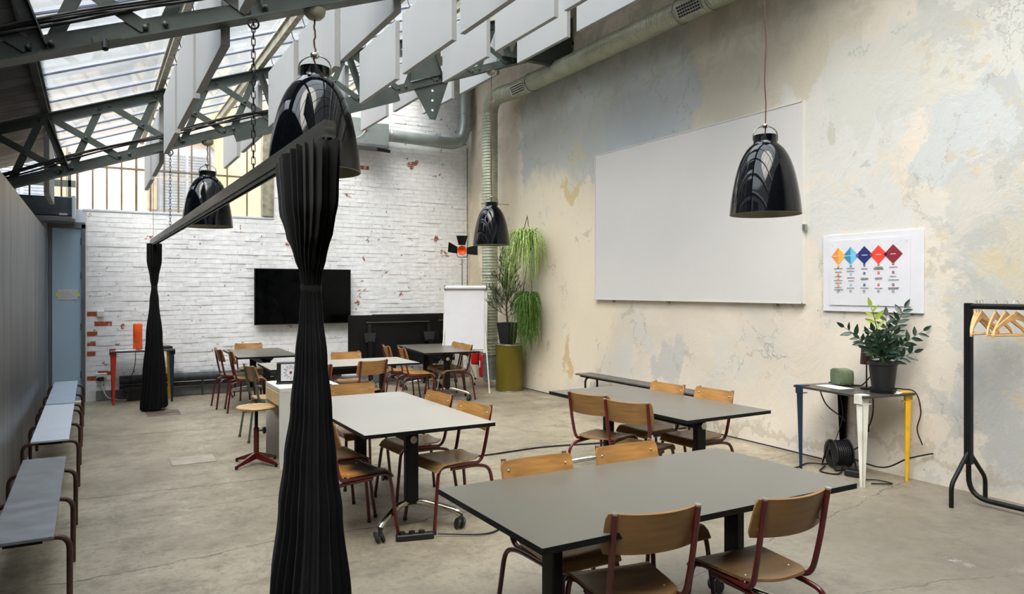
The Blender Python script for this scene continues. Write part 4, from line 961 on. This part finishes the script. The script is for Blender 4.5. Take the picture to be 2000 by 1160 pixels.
m = B(); m.lathe([(.001, .232), (.05, .23), (.104, .226)], 20); m.build('soil', 'soil', pl, 40)
# leaf prototype: pointed oval, slightly folded, along +X
def leaf_mesh(m_):
    b = B(); n = 6; P = []
    for i in range(n+1):
        t = i/n; w = .21*sin(pi*t**.8)**.9*(1-.2*t); P.append([(t, -w, .03*sin(pi*t)+.05*w), (t, 0, .0-.05*t*t), (t, w, .03*sin(pi*t)+.05*w)])
    vs = [p for r in P for p in r]; fs = []
    for i in range(n):
        for j in range(2): fs.append((i*3+j, i*3+3+j, i*3+4+j, i*3+1+j))
    b.add(vs, fs); o = b.build('leaf', m_, pl, 80); me = o.data; bpy.data.objects.remove(o); return me
LM = leaf_mesh('leaf'); LY = leaf_mesh('leaf2'); rl_ = random.Random(3)
def put_leaf(p, d, up, L_, me, parent):
    x = d.normalized(); z = (up-x*up.dot(x)); z = z.normalized() if z.length > 1e-4 else x.orthogonal().normalized(); y = z.cross(x)
    o = bpy.data.objects.new('leaf', me); SC.collection.objects.link(o); o.parent = parent
    mt = Matrix((x, y, z)).transposed().to_4x4(); mt.translation = p; o.matrix_local = mt @ Matrix.Scale(L_, 4)
camdir = Vector((.82, .57, 0)).normalized(); rt = Vector((.8675, -.4974, 0)); 
# stems: (screen-right lean, depth lean, height, n leaves, leaf length)
stems = [(-.33, -.05, .33, 9, .085), (-.10, .0, .50, 9, .09), (.03, .05, .42, 8, .09), (.19, .04, .49, 13, .095), (.34, -.06, .30, 9, .085), (.26, -.10, .12, 6, .085), (-.20, .12, .22, 6, .085), (-.08, -.12, .30, 8, .10), (.10, -.10, .27, 7, .09), (-.15, -.08, .15, 5, .08), (.12, .12, .35, 7, .085), (.02, -.05, .22, 7, .09), (-.04, .04, .18, 7, .09), (.17, -.02, .2, 7, .09), (-.12, -.02, .26, 7, .095), (.07, -.12, .16, 6, .09)]
for si, (dx, dy, h, nl, ll) in enumerate(stems):
    p0 = Vector((rl_.uniform(-.04, .04), rl_.uniform(-.04, .04), .225)); tip = Vector((0, 0, .23))+rt*dx+camdir*dy+Vector((0, 0, h)); mid = p0.lerp(tip, .45)+Vector((0, 0, h*.13))+rt*(-dx*.12)
    path = [p0*(1-t)**2+mid*2*t*(1-t)+tip*t*t for t in [i/10 for i in range(11)]]
    B().tube(path, [.007-.0048*i/10 for i in range(11)], 6).build('stem', 'stem', pl, 60)
    me = LY if si == 1 else LM
    for i in range(nl):
        t = .30+.68*i/nl; f = t*10; a = path[int(f)].lerp(path[min(10, int(f)+1)], f-int(f)); tg = (path[min(10, int(f)+1)]-path[max(0, int(f)-1)]).normalized()
        side = tg.cross(camdir).normalized()*(1 if i % 2 else -1)
        d = (side*.8+tg*.65+camdir*rl_.uniform(-.5, .35)).normalized(); put_leaf(a, d, -camdir+Vector((rl_.uniform(-.6, .6), rl_.uniform(-.6, .6), .5)), 1.12*ll*rl_.uniform(.8, 1.15), LY if (si == 1 and t > .6) else LM, pl)
    put_leaf(path[-1], (tip-mid), -camdir, ll, me, pl)
tl = thing('table_lamp', 'small copper shaded table lamp behind the plant pot', 'lamp', (5.96, 4.07, .767))
m = B(); m.lathe([(.055, .22), (.045, .36)], 20); m.lathe([(.053, .22), (.043, .36), (.001, .36)], 20); m.build('shade', 'terracotta', tl, 40)
m = B(); m.lathe([(.001, 0), (.05, 0), (.05, .012), (.007, .016), (.006, .24), (.001, .24)], 16); m.build('stand', 'black', tl, 40)
def cable(pts, r, label, name='power_cable', m_='cable', cat='cable'): return tag(B().tube(smooth_path(pts, 7), r, 6).build(name, m_, None, 60), label, cat)
cable([(6.02, 4.5, .775), (6.05, 4.38, .775), (6.05, 4.22, .772), (6.0, 4.13, .80), (5.99, 4.06, .87), (5.97, 4.02, .90), (5.95, 3.99, .85)], .006, 'black cable looping from the speaker to the plant pot')
cable([(6.08, 4.02, .775), (6.12, 3.85, .782), (6.15, 3.74, .76), (6.16, 3.70, .60), (6.14, 3.72, .45), (6.15, 3.68, .32)], .006, 'black cable hanging down past the yellow leg')
cable([(5.78, 4.42, .74), (5.79, 4.35, .6), (5.86, 4.25, .5), (5.9, 4.24, .46)], .006, 'black cable hanging below the navy corner of the side table')
cable([(5.93, 4.32, .74), (5.95, 4.3, .5), (5.98, 4.38, .30), (5.98, 4.42, .2)], .004, 'thin grey cable hanging between the navy and black legs', m_='rubber')
cable([(6.02, 4.05, .74), (6.02, 4.05, .55), (6.0, 4.08, .42), (6.0, 4.16, .25), (6.02, 4.25, .18)], .006, 'black cable with a plug adapter behind the white leg')
tag(B().cbox((6.0, 4.09, .41), (.03, .03, .07), .3, ch=.005).build('cable_adapter', 'black_plastic'), 'small black adapter block on the cable behind the white leg', 'adapter')
cable([(6.05, 4.3, .10), (6.08, 4.0, .07), (6.12, 3.8, .18), (6.16, 3.66, .24), (6.17, 3.6, .26)], .007, 'black cable running to the right from the cable reel')
cable([(6.17, 11.0, .03), (6.16, 8.5, .02), (6.14, 6.5, .02), (6.12, 5.2, .02), (6.05, 4.6, .03)], .008, 'long black cable along the foot of the plaster wall')
cable([(5.5, 4.75, .01), (5.6, 4.55, .01), (5.85, 4.6, .012), (5.9, 4.45, .02), (5.7, 4.35, .01), (5.75, 4.2, .01), (5.95, 4.3, .03)], .007, 'tangled black cable on the floor left of the cable reel')
cable([(5.75, 3.95, .015), (5.85, 3.90, .012), (5.85, 3.76, .012), (5.7, 3.85, .012)], .006, 'short black cable curling on the floor by the white leg')
cable([(2.0, 4.48, .02), (2.3, 4.35, .01), (2.55, 4.45, .01), (2.7, 4.3, .01), (2.62, 4.2, .01), (2.55, 4.3, .01), (2.8, 4.4, .01), (3.1, 4.2, .01)], .006, 'black cable snaking from the floor power strip toward the dark table')
cable([(2.75, 6.45, .008), (3.4, 6.42, .008), (4.1, 6.45, .008), (4.9, 6.3, .008), (5.6, 6.5, .008), (6.1, 6.5, .01)], .010, 'flat black cable crossing the floor between the tables and the wall')
rc = thing('cable_reel', 'black cable reel on the floor under the side table', 'cable reel', (5.98, 4.36, 0), -25)
for x in (-.075, .075): m = B(); m.lathe([(.035, -.006), (.125, -.006), (.13, 0), (.125, .006), (.035, .006)], 26, mtx=Matrix.Translation((x, 0, .14)) @ Matrix.Rotation(pi/2, 4, 'Y')); m.build('flange', 'black_plastic', rc, 40)
m = B()
for i in range(7):
    for q in range(2): m.tube([(-.062+i*.0205, (.105-.012*q)*cos(a*pi/12), .14+(.105-.012*q)*sin(a*pi/12)) for a in range(24)], .0105, 6, closed=True)
m.build('wound_cable', 'cable', rc, 60)
m = B(); m.tube(fil([(-.1, -.12, .01), (-.1, .0, .26), (-.1, .12, .01)], .04, 4), .008, 8); m.tube(fil([(.1, -.12, .01), (.1, .0, .26), (.1, .12, .01)], .04, 4), .008, 8); m.cyl((-.1, -.12, .012), (.1, -.12, .012), .008, 8); m.cyl((-.1, .12, .012), (.1, .12, .012), .008, 8); m.cyl((-.1, 0, .25), (.1, 0, .25), .010, 10); m.build('carry_frame', 'black', rc, 60)
tag(B().cbox((5.83, 4.10, .03), (.10, .14, .055), .3, ch=.008).build('power_block', 'black_plastic'), 'black socket block on the floor in front of the cable reel', 'power strip')
ps = thing('power_strip', 'black power strip on the floor under the pale table', 'power strip', (1.87, 4.5, 0), -14)
B().box(-.15, .10, -.026, .026, 0, .042, ch=.006).build('housing', 'black_plastic', ps)
for i in range(3): B().cyl((-.11+i*.065, 0, .042), (-.11+i*.065, 0, .058), .021, 12).build('plug', 'black_plastic', ps, 40)
# ================================================================= CORNER: drum, plants, flip chart, spotlight, extinguishers
dm = thing('olive_drum', 'tall olive green metal drum in the corner by the duct', 'drum', (5.90, 10.38, 0))
m = B(); m.lathe([(.001, .76), (.222, .76), (.224, .745), (.222, .02), (.001, .02)][::-1], 36); m.build('body', 'olive', dm, 40)
for z in (.008, .752): m = B(); m.tube(arc((0, 0, z), .225, 0, 360, 36, 'xy')[:-1], .009, 6, closed=True); m.build('rim', 'tin', dm, 60)
ep = thing('pencil_cactus', 'tall twiggy grey green plant in a black pot on the olive drum', 'plant', (5.86, 10.36, .77), 20)
m = B(); vs = []
for z, w in ((0, .09), (.34, .13)): vs += [(-w, -w, z), (w, -w, z), (w, w, z), (-w, w, z)]
m.add(vs, [(3, 2, 1, 0), (0, 1, 5, 4), (1, 2, 6, 5), (2, 3, 7, 6), (3, 0, 4, 7)]); m.build('pot', 'pot', ep)
B().box(-.122, .122, -.122, .122, .30, .31).build('soil', 'soil', ep)
re_ = random.Random(11); trunk = B(); tw = B()
tp = smooth_path([(0, 0, .3), (-.02, .01, .6), (.0, -.01, .9), (-.03, 0, 1.3)], 8); trunk.tube(tp, [.017-.010*i/(len(tp)-1) for i in range(len(tp))], 7)
def twig(p, d, L_, lv):
    e = p+d*L_; mid = p+d*L_*.5+Vector((0, 0, L_*.06)); tw.tube([p, mid, e+Vector((0, 0, L_*.12))], [.0055*.8**lv, .0045*.8**lv, .0035*.8**lv], 4, cap=False)
    if lv < 3:
        for i in range(2 if lv else 3):
            for src_ in ((mid, e+Vector((0, 0, L_*.12))) if lv < 2 else (e+Vector((0, 0, L_*.12)),)):
                nd = (d+Vector((re_.uniform(-.6, .6), re_.uniform(-.6, .6), re_.uniform(.0, .7)))).normalized(); twig(src_, nd, L_*re_.uniform(.6, .8), lv+1)
for i in range(26):
    f = .15+.85*i/25; p = tp[min(len(tp)-1, int(f*(len(tp)-1)))]; a = i*2.4+re_.uniform(-.4, .4); el = .25+.8*f
    twig(p, Vector((cos(a)*cos(el), sin(a)*cos(el), sin(el))), .16*(1.25-.5*f), 0)
trunk.build('trunk', 'bark', ep, 60); tw.build('twigs', 'euph', ep, 60, kind='stuff')
def hang_plant(name, c, topz, label, m_, n, rad, drop, thick, up, seed, tuft=0):
    r = random.Random(seed); t = thing(name, label, 'plant', c, 0)
    m = B(); m.lathe([(.001, -.10), (.07, -.10), (.10, .03), (.104, .05), (.001, .03)], 18); m.build('pot', 'pot', t, 40)
    for i in range(3): a = 2*pi*i/3+.5; B().tube([(.10*cos(a), .10*sin(a), .04), (0, 0, topz-c[2])], .006, 5).build('hanging_cord', 'flex', t, 60)
    B().tube(arc((0, 0, topz-c[2]+.02), .02, 0, 360, 10, 'yz')[:-1], .004, 5, closed=True).build('ring', 'zinc', t, 60)
    f = B()
    for i in range(n):
        a = r.uniform(0, 2*pi); q = r.random(); px, py = cos(a), sin(a)
        if px > 0: px *= .6
        lv = r.random() if tuft else 0
        R1 = rad*(.35+.75*q)*(1-.35*lv); z0 = .03-lv*tuft*r.random(); dz = z0-drop*(r.uniform(.15, 1.0)**1.4)*(1-.5*lv)*(1.25 if py > .1 else .85); h = z0+up*r.uniform(-.1, 1.3)*(1-lv*.6)
        k0 = r.uniform(.2, .8) if tuft else .15
        b0 = Vector((px*rad*k0*.6, py*rad*k0*.8, z0)); b1 = Vector((px*R1*.6, py*R1*.65, h)); b2 = Vector((px*R1, py*R1*1.05, z0+(h-z0)*.4-.05)); b3 = Vector((px*R1*r.uniform(.85, 1.15), py*R1*r.uniform(.85, 1.2), dz))
        jx, jy = r.uniform(-1, 1), r.uniform(-1, 1); ww = r.uniform(0, 6)
        pts = [b0*(1-s)**3+b1*3*s*(1-s)**2+b2*3*s*s*(1-s)+b3*s**3 for s in (0, .15, .3, .45, .6, .8, 1)]
        pts = [p+Vector((jx*.012*sin(ww+i_*1.7), jy*.02*sin(ww+i_*1.3), 0)) for i_, p in enumerate(pts)]
        w = thick*r.uniform(.6, 1.2); sd_ = Vector((-py, px, 0)).normalized()*w*r.uniform(-1, 1)+Vector((r.uniform(-1, 1), r.uniform(-1, 1), 0))*w
        vs = []
        for s, p in enumerate(pts): k_ = 1-.8*(s/6)**2; vs += [p-sd_*k_, p+Vector((0, 0, w*.4)), p+sd_*k_]
        f.add(vs, [(s*3+j, s*3+3+j, s*3+4+j, s*3+1+j) for s in range(6) for j in range(2)])
    f.build('foliage', m_, t, 80, kind='stuff'); return t
hang_plant('hanging_plant', (5.93, 9.86, 2.36), 2.80, 'upper hanging plant with long pale green leaves on the plaster wall', 'spider', 420, .40, .75, .0075, .36, 21)
hang_plant('hanging_plant', (5.95, 9.84, 1.56), 2.2, 'lower hanging plant with dense grass green trailing stems', 'rhips', 1300, .29, .85, .0055, .10, 22, .75)
# flip chart
fc = thing('flip_chart', 'white flip chart easel in front of the corner duct', 'flip chart', (5.23, 10.66, 0), -34)
tilt = Matrix.Rotation(R(-7), 4, 'X'); mt = Matrix.Translation((0, 0, .62)) @ tilt
B().box(-.36, .36, 0, .02, 0, 1.10, mt, .004).build('board', 'white', fc)
B().box(-.325, .31, -.012, -.001, .06, 1.03, mt).build('paper_pad', 'paper', fc)
B().tube([mt @ Vector((-.34, -.02, 1.06)), mt @ Vector((.34, -.02, 1.06))], .028, 14).build('paper_roll', 'paper', fc, 50)
for s in (-1, 1): B().box(s*.34-.012, s*.34+.012, -.03, .0, 1.03, 1.10, mt, .003).build('clip', 'rubber', fc)
B().box(-.33, .30, -.05, -.0, .0, .03, mt, .003).build('pen_tray', 'tin', fc)
for s in (-1, 1): B().tube([mt @ Vector((s*.3, .02, .7)), (s*.42, -.17, .02)], .011, 8).build('leg', 'whiteleg', fc, 60); B().cyl((s*.42, -.17, 0), (s*.4195, -.169, .05), .016, 8).build('foot_cap', 'whiteleg', fc, 60)
B().tube([mt @ Vector((0, .03, .9)), (0, .75, .02)], .011, 8).build('leg', 'whiteleg', fc, 60)
# studio spotlight
sl_ = thing('studio_light', 'orange studio spotlight with black barn doors on a stand', 'lamp', (5.69, 11.7, 0), -28)
B().cyl((0, 0, .5), (0, 0, 2.2), .011, 8).build('pole', 'zinc', sl_, 60); B().cyl((0, 0, .12), (0, 0, .95), .016, 8).build('pole', 'zinc', sl_, 60)
for i in range(3): a = R(60+120*i); B().tube([(0, 0, .7), (.45*cos(a), .45*sin(a), .02)], .009, 6).build('leg', 'zinc', sl_, 60); B().ball((.45*cos(a), .45*sin(a), .02), .02, 8, 5).build('foot_cap', 'black', sl_, 60)
B().tube(fil([(-.09, 0, 2.33), (-.09, 0, 2.22), (.09, 0, 2.22), (.09, 0, 2.33)], .04, 4), .006, 6).build('yoke', 'black', sl_, 60)
m = B(); mh = Matrix.Translation((0, 0, 2.34)) @ Matrix.Rotation(pi/2, 4, 'X') @ Matrix.Rotation(0, 4, 'Z')
m.lathe([(.001, -.12), (.04, -.12), (.075, -.08), (.085, 0), (.085, .05), (.075, .05), (.03, .0), (.001, -.01)], 20, mtx=mh); m.build('head', 'orange', sl_, 40)
def flap(c, u, v, w0, w1, L_):
    c, u, v = Vector(c), Vector(u).normalized(), Vector(v).normalized(); return B().grid(lambda a, b: c+u*((2*a-1)*(w0+(w1-w0)*b))+v*b*L_, 2, 2, .004).build('barn_door', 'black', sl_)
flap((0, -.05, 2.43), (1, 0, 0), (0, -.25, 1), .06, .10, .17); flap((-.085, -.05, 2.34), (.1, 0, 1), (-1, -.5, .35), .06, .09, .18); flap((.085, -.05, 2.33), (0, 0, 1), (1, -.3, .05), .06, .09, .2)
for i, (y, z, s_, lb) in enumerate(((11.95, .28, 1.0, 'red fire extinguisher on the corner wall behind the flip chart leg'), (11.62, .08, .85, 'lower red fire extinguisher beside the corner duct'))):
    e = thing('fire_extinguisher', lb, 'fire extinguisher', (6.08, y, z), 0, 'red fire extinguishers')
    m = B(); m.lathe([(.001, 0), (.07, 0), (.082, .02), (.085, .06), (.085, .36), (.07, .42), (.03, .45), (.025, .48), (.001, .48)], 20); m.build('cylinder', 'red', e, 40)
    m = B(); m.box(-.02, .02, -.03, .03, .48, .52); m.box(-.08, .02, -.012, .012, .52, .54); m.build('valve', 'black', e)
    B().tube(smooth_path([(-.03, .0, .5), (-.09, .02, .42), (-.095, .02, .2)]), .009, 6).build('hose', 'black', e, 60)
    B().box(-.09, -.085, -.035, .035, .18, .30).build('label_plate', 'paper', e)
# ================================================================= CLOTHES RACK
rk = thing('clothes_rack', 'black tubular clothes rack by the plaster wall', 'clothes rack', (5.87, 3.15, 0))
B().box(-.025, .025, -.025, .025, .30, 1.545, ch=.004).build('upright', 'black', rk)
B().cyl((0, 0, 1.52), (0, -1.45, 1.52), .0215, 14).build('hanging_rail', 'black', rk, 60)
B().tube(fil([(0, 0, .42), (0, 0, .05), (0, -1.45, .05), (0, -1.45, .42)], .16, 8), .019, 12).build('base_tube', 'black', rk, 60)
for s in (-1, 1): B().tube(fil([(0, 0, .40), (s*.235, 0, .17), (s*.235, 0, .0)], .05, 5), .0165, 10).build('leg', 'black', rk, 60)
B().box(-.025, .025, -1.475, -1.425, .30, 1.545, ch=.004).build('upright', 'black', rk)
for s in (-1, 1): B().tube(fil([(0, -1.45, .40), (s*.235, -1.45, .17), (s*.235, -1.45, .0)], .05, 5), .0165, 10).build('leg', 'black', rk, 60)
def hanger_proto(loc, rz, label):
    t = thing('coat_hanger', label, 'hanger', loc, rz, 'wooden coat hangers on the black rack')
    def arm(s):
        def f(u, v):
            x = s*.222*u; z = -.060-.125*u**1.15-.022*max(0, (u-.86)/.14)**2*1.0; h = .024+.034*(1-u)**2.2
            return (x, -.028*u*u, z+(v-.5)*h)
        return B().grid(f, 12, 2, .012)
    for s in (-1, 1): arm(s).build('arm', 'hanger', t, 60)
    B().cyl((-.212, -.024, -.205), (.212, -.024, -.205), .006, 8).build('trouser_bar', 'hanger', t, 60)
    hk = [(0, 0, -.035), (0, 0, .0)]+[(.022*cos(a)-.0, 0, .0225+.022*sin(a)+.0) for a in [R(-75+d*28) for d in range(9)]]
    B().tube([(0, 0, -.06), (.0, 0, -.022), (.012, 0, -.002)]+[(.024*cos(R(a)), 0, .026+.024*sin(R(a))) for a in range(-20, 200, 25)], .0018, 5).build('hook', 'zinc', t, 60)
    return t
hp = None
for i, (y, rz, lb) in enumerate(((3.095, 12, 'beech coat hanger closest to the black upright of the rack'), (3.075, 8, 'beech coat hanger second from the black upright'), (3.055, 4, 'beech coat hanger third from the black upright'), (2.955, 6, 'beech coat hanger fourth from the black upright, first after the bunch'), (2.885, 0, 'beech coat hanger fifth from the black upright'), (2.815, -22, 'beech coat hanger turned most open, sixth from the upright'), (2.57, 0, 'beech coat hanger cut off by the right edge of the picture'))):
    loc = (5.87, y, 1.518)
    if hp is None: hp = hanger_proto(loc, rz, lb)
    else: dup(hp, loc, rz, lb)
# round off
for o in SC.objects:
    if o.type == 'MESH' and o.parent is None and 'kind' not in o and 'label' not in o: print('UNTAGGED', o.name)
